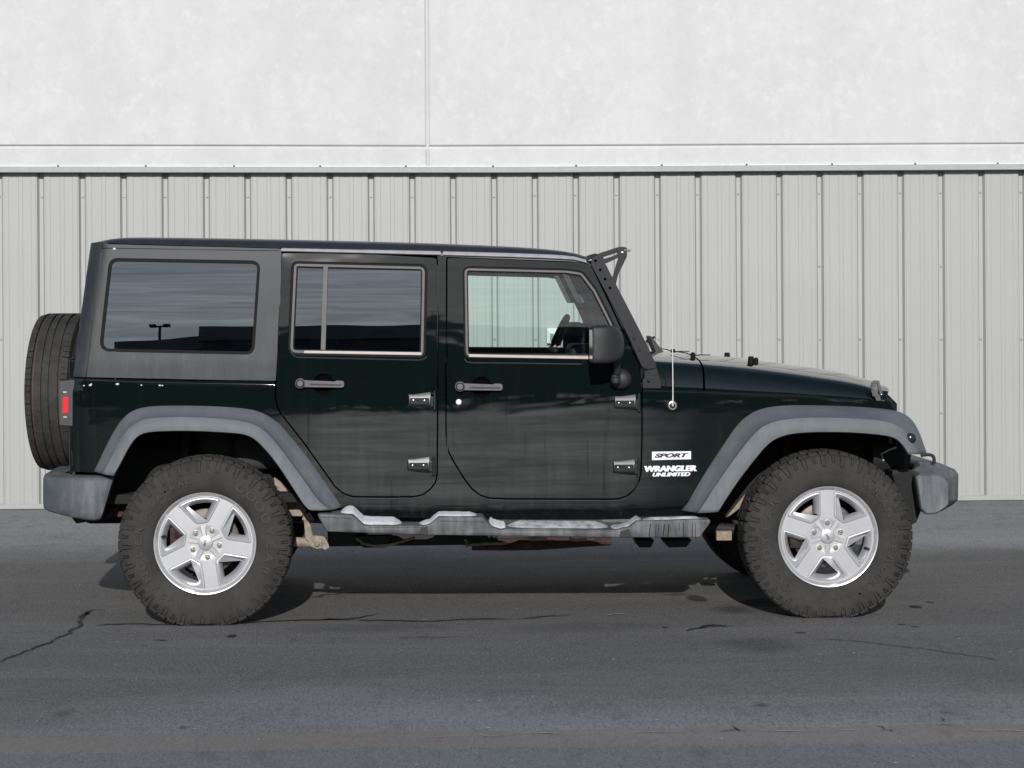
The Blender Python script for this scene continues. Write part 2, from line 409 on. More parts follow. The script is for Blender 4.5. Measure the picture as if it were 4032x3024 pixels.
def lathe(name, prof, n, mat, parent=None, c=(0, 0, 0), axis='y', capends=True, sh=35, closed=False):
    bm = bmesh.new(); rg = add_lathe(bm, prof, n, c, axis, closed)
    if capends and not closed:
        for r in (rg[0], rg[-1]): bm.faces.new(r)
    return link(name, sharp(done(bm, name), sh), mat, parent)
def text_mesh(name, s, x0, x1, z0, z1, S, mat, parent, shear=0.0, bold=0.02, depth=0.0015, dy=-0.001, thick=0.0):
    c = bpy.data.curves.new(name, 'FONT'); c.body = s; c.size = 1; c.shear = shear; c.offset = bold; c.extrude = 0.02
    o = bpy.data.objects.new(name, c); COL.objects.link(o)
    me = bpy.data.meshes.new_from_object(o.evaluated_get(bpy.context.evaluated_depsgraph_get()))
    bpy.data.objects.remove(o); bpy.data.curves.remove(c)
    xs = [v.co.x for v in me.vertices]; ys = [v.co.y for v in me.vertices]
    for v in me.vertices:
        x = x0 + (v.co.x - min(xs)) / (max(xs) - min(xs)) * (x1 - x0); z = z0 + (v.co.y - min(ys)) / (max(ys) - min(ys)) * (z1 - z0)
        v.co = Vector((x, S(x, z) + dy - (depth if v.co.z > 0 else 0), z))
    if thick:                                     # heavier strokes: the same glyphs once more, a touch to the side and behind
        bm = bmesh.new(); bm.from_mesh(me); g = bmesh.ops.duplicate(bm, geom=bm.verts[:] + bm.edges[:] + bm.faces[:])
        for q in g['geom']:
            if isinstance(q, bmesh.types.BMVert): q.co += Vector((thick, .0003, 0))
        bm.to_mesh(me); bm.free()
    me.materials.clear(); return link(name, me, mat, parent, False)
def mirror_copy(o, parent):                       # the same part on the far side of the vehicle
    c = o.copy()
    if o.data:
        c.data = o.data.copy(); c.data.transform(Matrix.Diagonal((1, -1, 1, 1))); c.data.flip_normals()
    COL.objects.link(c); c.parent = parent; c.matrix_parent_inverse = root_inv(parent)
    for ch in list(o.children): mirror_copy(ch, c)
    return c

# ------------------------------------------------------------------ ground
def ground():
    q = NT('asphalt'); s = q.sep()
    big = q.noise(0.35, 5, 0.6, (0.6, 1.0, 1)); mid = q.noise(2.2, 6, 0.65, (0.45, 1.3, 1), 0.5); fine = q.noise(75, 4, 0.7)
    grain = q.noise(230, 3, 0.7); bl = q.noise(0.8, 4, 0.6, (0.35, 1.2, 1), 0.3, (4, 9, 0))
    c = q.mix(q.rng(big, 0.32, 0.68), (0.225, 0.226, 0.226), (0.355, 0.359, 0.368))
    c = q.mix(q.rng(mid, 0.35, 0.72, 0, 0.65), c, (0.338, 0.330, 0.321))
    c = q.mix(q.rng(bl, 0.5, 0.72, 0, 0.8), c, (0.255, 0.270, 0.294))
    c = q.mix(q.rng(fine, 0.45, 0.72, 0.0, 0.55), c, (0.093, 0.093, 0.093))
    c = q.mix(q.rng(grain, 0.60, 0.78, 0.0, 0.55), c, (0.450, 0.446, 0.427))
    clump = q.noise(46, 5, 0.72, (1, 0.20, 1)); cl2 = q.noise(9, 4, 0.6, (1, 0.3, 1), 0.4)
    c = q.mix(q.rng(clump, 0.50, 0.70, 0.0, 0.40), c, (0.105, 0.104, 0.102))
    c = q.mix(q.rng(clump, 0.46, 0.30, 0.0, 0.30), c, (0.330, 0.326, 0.315))
    c = q.mix(q.rng(cl2, 0.55, 0.72, 0.0, 0.45), c, (0.108, 0.105, 0.101))
    dirt_shade = q.rng(q.math('ADD', q.math('ABSOLUTE', q.math('ADD', s[1], 0.5)), q.math('MULTIPLY_ADD', big, 3.0, -1.5)), 1.9, 3.2, 0.68, 0.0, True)  # brown dirt by the vehicle, spread under it to paint in deeper shade
    c = q.mix(dirt_shade, c, (0.098, 0.088, 0.076))
    peb = q.noise(1.0, 3, 0.75, (120, 26, 1)); peb2 = q.noise(1.0, 3, 0.7, (48, 11, 1), 0.3, (3, 1, 0))
    c = q.mix(q.rng(peb, 0.52, 0.66, 0.0, 0.55), c, (0.075, 0.074, 0.072))
    c = q.mix(q.rng(peb, 0.47, 0.34, 0.0, 0.42), c, (0.36, 0.355, 0.345))
    c = q.mix(q.rng(peb2, 0.54, 0.70, 0.0, 0.40), c, (0.09, 0.088, 0.085))
    bnd = q.noise(1.0, 7, 0.68, (0.5, 2.2, 1), 0.8, (2, 5, 0))
    c = q.mix(q.rng(bnd, 0.50, 0.68, 0.0, 0.25), c, (0.28, 0.276, 0.268))
    c = q.mix(q.rng(bnd, 0.48, 0.32, 0.0, 0.22), c, (0.120, 0.120, 0.121))
    # worn brown seam across the lot
    (ax, ay), (bx, by) = G(0, 2931), G(4032, 2882); sl = (by - ay) / (bx - ax)
    yl = q.math('MULTIPLY_ADD', s[0], -sl, s[1]); yl = q.math('SUBTRACT', yl, ay - sl * ax)
    wob = q.math('MULTIPLY_ADD', q.noise(1.6, 5, 0.6), 0.16, -0.08)
    yy = q.math('ABSOLUTE', q.math('ADD', yl, wob))
    c = q.mix(q.rng(q.math('ADD', yl, wob), -0.10, -0.18, 0.0, 0.32), c, (0.100, 0.106, 0.116))
    c = q.mix(q.math('MULTIPLY', q.rng(yy, 0.125, 0.155, 1, 0), q.rng(fine, 0.25, 0.7, 0.75, 0.35)), c, (0.247, 0.207, 0.174))
    # stains and damp spots, each at its own place
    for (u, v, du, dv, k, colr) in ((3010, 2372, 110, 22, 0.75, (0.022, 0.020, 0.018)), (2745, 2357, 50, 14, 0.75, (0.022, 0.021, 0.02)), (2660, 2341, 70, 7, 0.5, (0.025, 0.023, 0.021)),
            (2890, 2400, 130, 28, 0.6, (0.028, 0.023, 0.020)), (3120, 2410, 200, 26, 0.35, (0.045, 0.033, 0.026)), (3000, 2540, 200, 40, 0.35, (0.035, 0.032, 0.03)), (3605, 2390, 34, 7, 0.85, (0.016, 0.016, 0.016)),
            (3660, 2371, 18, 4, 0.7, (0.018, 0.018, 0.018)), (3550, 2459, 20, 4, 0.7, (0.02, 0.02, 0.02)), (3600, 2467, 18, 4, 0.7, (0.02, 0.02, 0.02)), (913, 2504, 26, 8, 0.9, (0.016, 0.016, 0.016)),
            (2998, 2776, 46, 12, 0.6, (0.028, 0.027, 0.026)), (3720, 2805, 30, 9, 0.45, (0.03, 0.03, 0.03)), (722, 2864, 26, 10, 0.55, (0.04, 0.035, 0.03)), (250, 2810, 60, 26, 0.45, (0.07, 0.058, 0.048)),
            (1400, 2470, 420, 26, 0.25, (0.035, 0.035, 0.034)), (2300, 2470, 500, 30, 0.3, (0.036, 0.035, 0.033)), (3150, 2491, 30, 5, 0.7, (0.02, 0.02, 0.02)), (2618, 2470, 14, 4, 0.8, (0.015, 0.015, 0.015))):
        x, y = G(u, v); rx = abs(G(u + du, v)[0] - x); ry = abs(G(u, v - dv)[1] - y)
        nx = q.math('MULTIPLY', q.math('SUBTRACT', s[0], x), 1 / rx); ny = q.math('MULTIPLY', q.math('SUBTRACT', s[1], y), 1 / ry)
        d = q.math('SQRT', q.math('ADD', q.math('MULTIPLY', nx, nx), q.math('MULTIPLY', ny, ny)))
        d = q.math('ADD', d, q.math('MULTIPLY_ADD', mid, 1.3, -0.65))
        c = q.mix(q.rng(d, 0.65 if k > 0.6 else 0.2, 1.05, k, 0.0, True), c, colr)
    h = q.math('MULTIPLY_ADD', grain, 0.6, fine)
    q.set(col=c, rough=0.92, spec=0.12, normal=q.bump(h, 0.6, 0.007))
    bm = bmesh.new(); v = [bm.verts.new(p) for p in ((-300, -300, 0), (300, -300, 0), (300, 300, 0), (-300, 300, 0))]; bm.faces.new(v)
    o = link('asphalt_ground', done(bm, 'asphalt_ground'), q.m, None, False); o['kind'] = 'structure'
ground()
def ribbon(bm, pts, w0, z=0.004, step=0.03, jit=0.012):
    p = resample([(x, y, 0) for x, y in pts], max(3, int(sum((Vector(a) - Vector(b)).length for a, b in zip(pts, pts[1:])) / step)))
    L1, R1 = [], []
    for i, q in enumerate(p):
        t = (p[min(i + 1, len(p) - 1)] - p[max(i - 1, 0)]).normalized(); nn = Vector((-t.y, t.x, 0))
        q = q + nn * random.uniform(-jit, jit); f = min(1, i / 3 + 0.15, (len(p) - 1 - i) / 3 + 0.15)
        L1.append(bm.verts.new((q + nn * w0 * f * random.uniform(0.3, 1.0)) + Vector((0, 0, z)))); R1.append(bm.verts.new((q - nn * w0 * f * random.uniform(0.3, 1.0)) + Vector((0, 0, z))))
    for i in range(len(p) - 1): bm.faces.new((L1[i], R1[i], R1[i + 1], L1[i + 1]))
def marks():
    # native picture rows of each crack, laid on the ground
    T = lambda pts: [(a / 1.0972, 2200 + b / 1.0972) for a, b in pts]
    U = lambda pts: [(2016 + a / 1.0972, 2200 + b / 1.0972) for a, b in pts]
    def crack(lines, name='crack_or_shadow_line', mat='crack_shadow_dark', z=0.004, jit=0.012):
        bm = bmesh.new()
        for pts, wd in lines: ribbon(bm, [G(*p) for p in pts], wd, z, jit=jit)
        me = bpy.data.meshes.new(name); bm.to_mesh(me); bm.free(); o = link(name, me, mat, None, False); o['kind'] = 'structure'
    crack([(T([(-20, 452), (60, 420), (140, 392), (240, 352)]), 0.012), (T([(240, 352), (300, 318), (345, 290), (350, 255), (385, 228)]), 0.013), (T([(340, 262), (400, 222), (450, 226)]), 0.014)])
    crack([(T([(400, 290), (560, 284), (760, 288), (1000, 282), (1150, 274), (1350, 266), (1500, 264), (1640, 240)]), 0.018), (T([(1520, 268), (1700, 268), (1850, 272), (2010, 264), (2215, 262)]), 0.022), (T([(1330, 270), (1420, 262), (1530, 264)]), 0.03),
           (U([(0, 262), (70, 258), (170, 250), (260, 246)]), 0.018)])
    crack([(U([(755, 314), (800, 302), (850, 292), (945, 292)]), 0.022), (U([(800, 303), (880, 285), (930, 296)]), 0.02), (U([(840, 296), (990, 294)]), 0.01)])
    crack([(T([(1345, 172), (1400, 158), (1480, 150), (1700, 146)]), 0.016), (T([(660, 354), (730, 356)]), 0.02), (T([(1400, 348), (1540, 350)]), 0.014), (T([(1700, 344), (2000, 340)]), 0.007)])
    crack([(U([(1290, 345), (1500, 360), (1800, 395), (2110, 440)]), 0.006), (U([(890, 750), (960, 744), (1018, 748)]), 0.013), (U([(965, 728), (978, 746)]), 0.012), (U([(1575, 722), (1615, 740)]), 0.011), (U([(1560, 745), (1700, 740)]), 0.006), (U([(1630, 742), (1665, 750)]), 0.01),
           (U([(1842, 690), (1872, 708)]), 0.012), (U([(1832, 718), (1918, 722)]), 0.011)])
    crack([(U([(0, 762), (120, 758), (250, 757)]), 0.008), (U([(300, 757), (420, 755)]), 0.006), (U([(470, 755), (640, 753), (770, 751)]), 0.006), (U([(1040, 745), (1200, 748), (1340, 747)]), 0.006), (U([(1390, 745), (1530, 741)]), 0.010), (U([(1700, 745), (1800, 741)]), 0.005),
           (U([(1975, 745), (2080, 748)]), 0.016), (U([(2095, 745), (2230, 748)]), 0.018), (T([(1800, 777), (2010, 768)]), 0.006), (T([(2050, 772), (2215, 765)]), 0.009)], 'faded_line_paint', 'worn_paint', 0.005, 0.005)
    crack([(U([(408, 248), (450, 242), (505, 245)]), 0.028), (U([(215, 163), (265, 163)]), 0.012), (U([(180, 253), (255, 253)]), 0.008), (T([(1820, 268), (1845, 268)]), 0.022)], 'asphalt_patch', 'worn_paint', 0.007, 0.004)
    rs = random.Random(3); bm = bmesh.new()
    for k in range(80):
        u = rs.uniform(0, 4032); v = 2100 + 920 * rs.random() ** 0.8; x, y = G(u, v); r = rs.uniform(0.003, 0.009)
        vs = [bm.verts.new((x + r * rs.uniform(.6, 1.3) * math.cos(a), y + r * rs.uniform(.6, 1.3) * math.sin(a), 0.006)) for a in (0.3, 1.8, 3.3, 4.8)]
        bm.faces.new(vs)
    me = bpy.data.meshes.new('grit'); bm.to_mesh(me); bm.free(); o = link('loose_grit', me, 'chalk', None, False); o['kind'] = 'stuff'
    tag(o, 'pale grit flecks scattered over the dark asphalt', 'grit')
marks()

# ------------------------------------------------------------------ building behind
WS0 = 1.729; WY0 = 5.064; WSL = -0.0115
def wy(x): return WY0 + WSL * (x - WS0)
def WW(u, v, dy=0.0):
    y = WY0
    for _ in range(5):
        x, z = W(u, v, y); y = wy(x) + dy
    return x, z
def building():
    b = empty('commercial_building', (1.7, WY0 + 3, 0), 'pale building with white stucco above ribbed light grey metal siding', 'building')
    X0, X1 = -14.0, 18.0
    gx = WW(2107, 769)[0]; P_ = 0.3048; k0 = int((X0 - gx) / P_) - 1
    prof = []
    for k in range(k0, int((X1 - gx) / P_) + 2):
        g0 = gx + k * P_
        for dx, d in ((-0.0265, 0), (-0.0135, 0.032), (0.0135, 0.032), (0.0265, 0), (0.034, 0.0), (0.037, -0.0025), (0.068, -0.0025), (0.073, 0), (0.140, 0), (0.1445, -0.0025), (0.1705, -0.0025), (0.175, 0),
                      (0.232, 0), (0.237, -0.0025), (0.2675, -0.0025), (0.2705, 0)):
            prof.append((g0 + dx, d))
    zt = 2.72
    bm = bmesh.new(); rows = []
    for z in (0.03, zt):
        rows.append([bm.verts.new((x, wy(x) + d, z)) for x, d in prof])
    for i in range(len(prof) - 1): bm.faces.new((rows[0][i], rows[0][i + 1], rows[1][i + 1], rows[1][i]))
    sid = link('metal_siding', done(bm, 'siding'), 'siding', b, False)
    # screws along the girts
    bm = bmesh.new(); add_lathe(bm, [(0.0015, -0.008), (0.005, -0.0075), (0.008, -0.003), (0.009, 0)], 8); sm = sharp(done(bm, 'screw')); sm.materials.append(MAT['screw_grey'])
    def screw(x, z, dep=0.032, me=sm, par=sid):
        o = link('screw', me, None, par); o.location = (x, wy(x) + dep, z)
    for u in (-5, 158, 324, 489, 652, 816, 980, 1142, 1305, 1466, 1626, 1789, 1948, 2107, 2267, 2427, 2588, 2746, 2908, 3066, 3227, 3388, 3547, 3709, 3866, 4025):
        k = round((WW(u, 769)[0] - gx) / P_); x = gx + k * P_
        screw(x + random.uniform(-.003, .003), WW(u, 769 - (0 if u < 2000 else (u - 2000) * 0.006) + (0 if u > 2000 else 6))[1])
        if u < 300 or u > 1700: screw(x + random.uniform(-.003, .003), WW(u, 1337)[1])
        if u in (3227, 3709): screw(x, WW(u, 1049)[1])
        if u in (3709, 158): screw(x, WW(u, 1628)[1])
    bm = bmesh.new(); ribbon(bm, [(X0, wy(X0) - .020), (X1, wy(X1) - .020)], .016, .003, .25, .004)  # dark strip painting the shadow line at the foot of the wall
    me = bpy.data.meshes.new('base_shadow_line'); bm.to_mesh(me); bm.free(); o = link('crack_or_shadow_line', me, 'crack_shadow_dark', None, False); o['kind'] = 'structure'
    # base trim
    X = [X0 + 0.5 * i for i in range(int((X1 - X0) / 0.5) + 1)]
    def strip(name, sec, mat, sag=None, par=b):
        rows = [[(x, wy(x) + dy, z + (sag(x) if sag else 0)) for dy, z in sec] for x in X]
        return loft(name, rows, mat, par, close=True, caps=True, sh=20)
    strip('base_trim', [(-0.012, 0.0), (-0.012, 0.036), (-0.006, 0.040), (0.05, 0.040), (0.05, 0.0)], 'siding')
    # drip flashing; its lower edge wanders a little, as in the photo
    key = [(-6.5, 681), (0, 681), (900, 681.5), (1700, 682), (2000, 682), (2919, 676), (4032, 670)]
    kx = [(WW(u, v)[0], WW(u, v)[1]) for u, v in key]
    def zf(x):
        if x <= kx[1][0]: return kx[1][1] + (x - kx[1][0]) * -0.001
        for (a, za), (c, zc) in zip(kx, kx[1:]):
            if a <= x <= c: return za + (zc - za) * (x - a) / (c - a)
        return kx[-1][1] + (x - kx[-1][0]) * 0.012 * 0.5
    strip('drip_flashing', [(-0.075, 0.0), (-0.078, 0.002), (-0.070, 0.036), (-0.066, 0.042), (-0.030, 0.046), (-0.030, 0.040), (-0.062, 0.0345), (-0.072, 0.004), (0.0, 0.004), (0.0, 0.0)], 'flashing_grey', zf)
    strip('flashing_cap', [(-0.062, 0.0435), (-0.062, 0.050), (-0.052, 0.0525), (-0.045, 0.0525), (-0.045, 0.0435)], 'flashing_white', zf)
    bm = bmesh.new(); add_lathe(bm, [(0.0015, -0.009), (0.006, -0.008), (0.008, -0.002), (0.008, 0)], 8); fm = sharp(done(bm, 'fscrew')); fm.materials.append(MAT['screw_dark'])
    for u in (234, 578, 924, 1262, 1598, 1940, 2266, 2602, 2935, 3270, 3596, 3920):
        x = WW(u, 660)[0]; screw(x, zf(x) + 0.048, -0.061, fm, bpy.data.objects['flashing_cap'])
    # stucco: four panels with open control joints between them and a recessed backing
    jx = WW(1682, 300, -0.05)[0]
    ju = [(0, 577.6), (900, 578), (1680, 579.5), (2400, 577), (3000, 574), (4032, 569)]
    jk = [WW(u, v, -0.05) for u, v in ju]
    def zj(x):
        if x <= jk[0][0]: return jk[0][1]
        for (a, za), (c, zc) in zip(jk, jk[1:]):
            if a <= x <= c: return za + (zc - za) * (x - a) / (c - a)
        return jk[-1][1] + (x - jk[-1][0]) * 0.008
    g = 0.010; bv = 0.008; yf = -0.05
    def stucco(xa, xb, lo, hi):
        xs_ = [xa] + [x for x in X if xa + .05 < x < xb - .05] + [xb]; rows = []
        for x in xs_:
            d = bv if x in (xa, xb) else 0.0
            l_, h_ = lo(x), hi(x)
            rows.append([(x, wy(x) + 0.02, l_), (x, wy(x) + yf + bv + d * .2, l_), (x, wy(x) + yf + d, l_ + bv), (x, wy(x) + yf + d, h_ - bv), (x, wy(x) + yf + bv + d * .2, h_), (x, wy(x) + 0.02, h_)])
        # chamfer the ends
        def inner(x, s): 
            l_, h_ = lo(x), hi(x); x2 = x + s * bv
            return [(x2, wy(x) + 0.02, l_), (x2, wy(x) + yf + bv, l_), (x2, wy(x) + yf, l_ + bv), (x2, wy(x) + yf, h_ - bv), (x2, wy(x) + yf + bv, h_), (x2, wy(x) + 0.02, h_)]
        rows = [rows[0], inner(xa, 1)] + rows[1:-1] + [inner(xb, -1), rows[-1]]
        loft('stucco_panel', rows, 'stucco', b, sh=20)
    top = lambda x: 4.6
    stucco(X0, jx - g, lambda x: zj(x) + g, top); stucco(jx + g, X1, lambda x: zj(x) + g, top)
    low = lambda x: zf(x) + 0.046
    stucco(X0, jx - g * .8, low, lambda x: zj(x) - g); stucco(jx + g * .8, X1, low, lambda x: zj(x) - g)
    rows = [[(x, wy(x) - 0.032, zf(x) + 0.046), (x, wy(x) - 0.032, 4.59)] for x in X]
    loft('joint_backing', rows, 'stucco', b)
    box('wall_core', X0, X1, WY0 + 0.30, WY0 + 9, 0.0, 4.55, 'far_wall', b, 0)
    box('roof_cap', X0 - .1, X1 + .1, WY0 - 0.30, WY0 + 9.1, 4.62, 4.72, 'flashing_grey', b, 0.01)
    # white outlet box on the siding
    o = empty('outlet_box', (WW(2176, 1320)[0], wy(2), 1.2), 'small white weatherproof outlet box on the metal siding, seen through the front window', 'outlet box')
    (xa, za), (xb, zb) = WW(2152, 1291), WW(2196, 1352)
    yb = wy(xa) - 0.004
    box('back_box', xa, xb, yb - 0.045, yb, zb, za, 'outlet_white', o, 0.006)
    box('cover', xa + .012, xb - .026, yb - 0.060, yb - 0.046, zb + .012, za - .030, 'outlet_white', o, 0.004)
    box('receptacle', xb - .062, xb - .034, yb - 0.064, yb - 0.061, zb + .022, za - .042, 'outlet_grey', o, 0.002)
building()

# ------------------------------------------------------------------ vehicle: side surfaces
def S_body(x, z):
    if z > 1.23: y = -0.7839 + 0.0875 * (z - 1.23) + (0.13 * (z - 1.48) ** 2 if z > 1.48 else 0)
    else: y = -0.79 + 0.06 * (z - 0.91) ** 2
    if z < 0.54: y += (0.54 - z) * 0.55
    if x > 2.05: y += 0.055 * (x - 2.05) + 0.03 * (x - 2.05) ** 2
    return y
def redge(z):                                     # x of the rear edge of tub and hardtop
    return -0.665 + max(0.0, z - 1.1) * 0.155
def S_rear(x, z):
    y = S_body(x, z); xc = redge(z) + 0.10
    if x < xc:
        t = min(0.97, (xc - x) / 0.11); y += 0.11 * (1 - math.sqrt(1 - t * t))
    return y
CAR = empty('parked_suv', (1.47, 0, 0), 'dark green four door off road vehicle parked side on, black hardtop and silver wheels', 'off-road car')
NEAR = []
def near(o): NEAR.append(o); return o
def P(S, *segs):                                  # picture points -> outline on surface S
    o = []
    for k, pts in segs:
        for p in pts:
            u, v = Z(k, p[:2])[0]; x, z = WS(u, v, S); o.append((x, z) + ((p[2],) if len(p) > 2 else ()))
    return o
GAP = 0.0075
# ---- doors
rd = rnd(P(S_body, ('B', [(172, 268, .012), (150, 640), (122, 1100)]), ('H', [(108, 250), (106, 450), (120, 540), (160, 625), (255, 745), (405, 935), (555, 1145), (690, 1335), (750, 1420), (835, 1492), (940, 1528), (1300, 1531), (1600, 1528), (1695, 1508), (1780, 1446), (1834, 1368), (1848, 1280), (1853, 700), (1855, 0)]),
           ('B', [(1855, 1000), (1848, 322, .012), (1200, 284), (600, 270)])), 0.06)
rw_out = rnd(P(S_body, ('B', [(272, 352, .034), (1752, 388, .044), (1734, 1412, .034), (224, 1380, .046)])), .03, 8)
fd = rnd(P(S_body, ('C', [(136, 252, .012), (134, 700), (131, 1200)]), ('I', [(24, 0), (26, 800), (33, 960), (53, 1046), (118, 1166), (208, 1316), (306, 1444), (385, 1508), (485, 1542), (700, 1552), (1800, 1555), (1895, 1552), (1982, 1523), (2060, 1455), (2110, 1368), (2132, 1285), (2142, 900), (2142, 420), (2140, 300), (2130, 190), (2106, 84)]),
           ('C', [(1735, 1085), (1590, 790), (1475, 545), (1378, 340), (1350, 312, .015), (1290, 294), (1100, 288), (600, 265)])), 0.05)
fw_out = rnd(P(S_body, ('C', [(264, 322, .036), (1160, 344), (1300, 364, .05), (1420, 520), (1560, 800), (1600, 900, .06), (1600, 1126, .045), (276, 1118, .040)])), .04, 8)
def circle(cx, cz, r, n=20): return [(cx + r * math.cos(2 * math.pi * k / n), cz + r * math.sin(2 * math.pi * k / n)) for k in range(n)]
rh = WS(*Z('H', (617, 312))[0], S_body); fh = WS(*Z('I', (405, 348))[0], S_body); RH = 0.0515
def scaled(c, a, r): return [(c[0] + (x - c[0]) * 1.0, z) for x, z in circle(c[0], c[1], r)]
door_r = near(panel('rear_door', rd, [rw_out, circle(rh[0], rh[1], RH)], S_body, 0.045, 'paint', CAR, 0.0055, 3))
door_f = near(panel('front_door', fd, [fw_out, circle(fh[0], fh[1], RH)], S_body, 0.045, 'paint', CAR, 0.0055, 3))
def window(door, lp, trimw, glassmat, sw=.0125):
    panel('window_seal', offs(lp, -0.0010), [offs(lp, -sw)], S_body, 0.03, 'rubber_seal', door, 0.002, 2, dy=0.006)
    panel('window_trim', offs(lp, -sw), [offs(lp, -sw - trimw)], S_body, 0.022, 'bright_trim', door, 0.003, 2, dy=0.006)
    panel('inner_seal', offs(lp, -sw - trimw), [offs(lp, -sw - .006 - trimw)], S_body, 0.02, 'rubber_seal', door, 0.001, 1, dy=0.012)
    panel('window_glass', offs(lp, -sw - .004 - trimw), [], S_body, 0.0, glassmat, door, dy=0.019)
    # inner door frame round the opening
    panel('inner_frame', offs(lp, 0.055), [offs(lp, -0.026)], S_body, 0.035, 'interior_black', door, 0.004, 1, dy=0.047)
window(door_r, rw_out, 0.012, 'tinted_glass'); window(door_f, fw_out, 0.010, 'clear_glass', .010)
# rear door: bright divider bar and sill
dv = P(S_body, ('B', [(618, 405), (668, 405), (640, 1325), (588, 1322)]))
panel('window_divider', dv, [], S_body, 0.012, 'bright_trim', door_r, 0.002, 1, dy=0.004)
sl = P(S_body, ('B', [(405, 1326), (1690, 1345), (1690, 1382), (400, 1360)]))
panel('window_sill', sl, [], S_body, 0.014, 'sill_trim', door_r, 0.003, 2, dy=0.002)
sl = P(S_body, ('C', [(310, 1078), (1560, 1100), (1560, 1128), (320, 1106)]))
panel('window_sill', sl, [], S_body, 0.014, 'sill_trim', door_f, 0.003, 2, dy=0.002)
for dr_, zone, pts in ((door_r, 'B', [(262, 1345), (300, 1388), (335, 1402), (1000, 1418), (1640, 1433), (1700, 1428), (1745, 1395)]), (door_f, 'C', [(282, 1120), (300, 1146), (340, 1154), (800, 1158), (1290, 1166)])):
    lip = [(x, S_body(x, z) + .0005, z) for x, z in [WS(*Z(zone, q)[0], S_body) for q in pts]]
    tube('window_lip', lip, .0035, 'lip_paint', dr_, 8)
def handle(door, zone, c, recess):
    x, z = c; y = S_body(x, z)
    # bowl behind the handle
    bm = bmesh.new(); rg = add_lathe(bm, [(RH + 0.001, 0.0), (RH * .97, 0.006), (RH * .8, 0.018), (RH * .5, 0.027), (RH * .1, 0.030)], 28, (x, y + 0.001, z)); bm.faces.new(rg[-1])
    link('handle_recess', done(bm, 'recess'), 'recess_black', door)  # bowl is body-coloured; near-black paints in its shade
    px = [WS(*Z(zone, q)[0], S_body) for q in recess]  # [button centre, bar start, bar end]
    bx, bz = px[0]; yb = y - 0.026
    ex, ez = px[2]; h = 0.0175
    bm = bmesh.new()
    lp = rnd([(bx + .01, bz - h * .95), (ex, ez - h * .9), (ex, ez + h * .9), (ex - .035, ez + h * 1.0, .004), (ex - .045, ez + h * .75, .004), (bx + .04, bz + h * .8), (bx + .01, bz + h * .95)], .014)
    vs = [bm.verts.new((a, yb, b)) for a, b in lp]; f = bm.faces.new(vs)
    r = bmesh.ops.inset_individual(bm, faces=[f], thickness=0.006, depth=0)
    fi = f
    r2 = bmesh.ops.extrude_face_region(bm, geom=bm.faces[:])
    for g_ in r2['geom']:
        if isinstance(g_, bmesh.types.BMVert): g_.co.y += 0.013
    o = link('door_handle', done(bm, 'handle'), 'handle_grey', door, True, 0.004, 2)
    lathe('handle_pivot', [(0.004, -0.012), (0.014, -0.012), (0.0155, -0.010), (0.016, -0.004), (0.019, -0.004), (0.0195, -0.008), (0.0235, -0.006), (0.0245, 0.0), (0.0245, 0.028)], 24, 'handle_grey', door, (bx, yb, bz))
    lathe('pivot_ring', [(.0158, -.0045), (.0160, -.0075), (.0186, -.0075), (.0188, -.0045)], 24, 'recess_black', door, (bx, yb, bz), capends=False)
    panel('handle_groove', rnd([(bx + .045, bz - .0095), (ex - .012, ez - .0080), (ex - .012, ez + .0005), (bx + .045, bz - .0005)], .003), [], lambda x_, z_: yb - .0006, 0, 'mirror_black', door)
    tube('handle_post', [(ex - .02, yb + .007, ez), (ex - .02, y + .01, ez)], 0.010, 'handle_grey', door, 10)
handle(door_r, 'H', rh, [(368, 302), (470, 310), (845, 310)])
handle(door_f, 'I', fh, [(168, 336), (260, 342), (630, 342)])
lk = WS(*Z('I', (155, 505))[0], S_body)
lathe('door_lock', [(0.003, -0.006), (0.006, -0.0065), (0.012, -0.006), (0.0135, -0.003), (0.014, 0.004)], 20, 'white_decal', door_f, (lk[0], S_body(*lk), lk[1]))
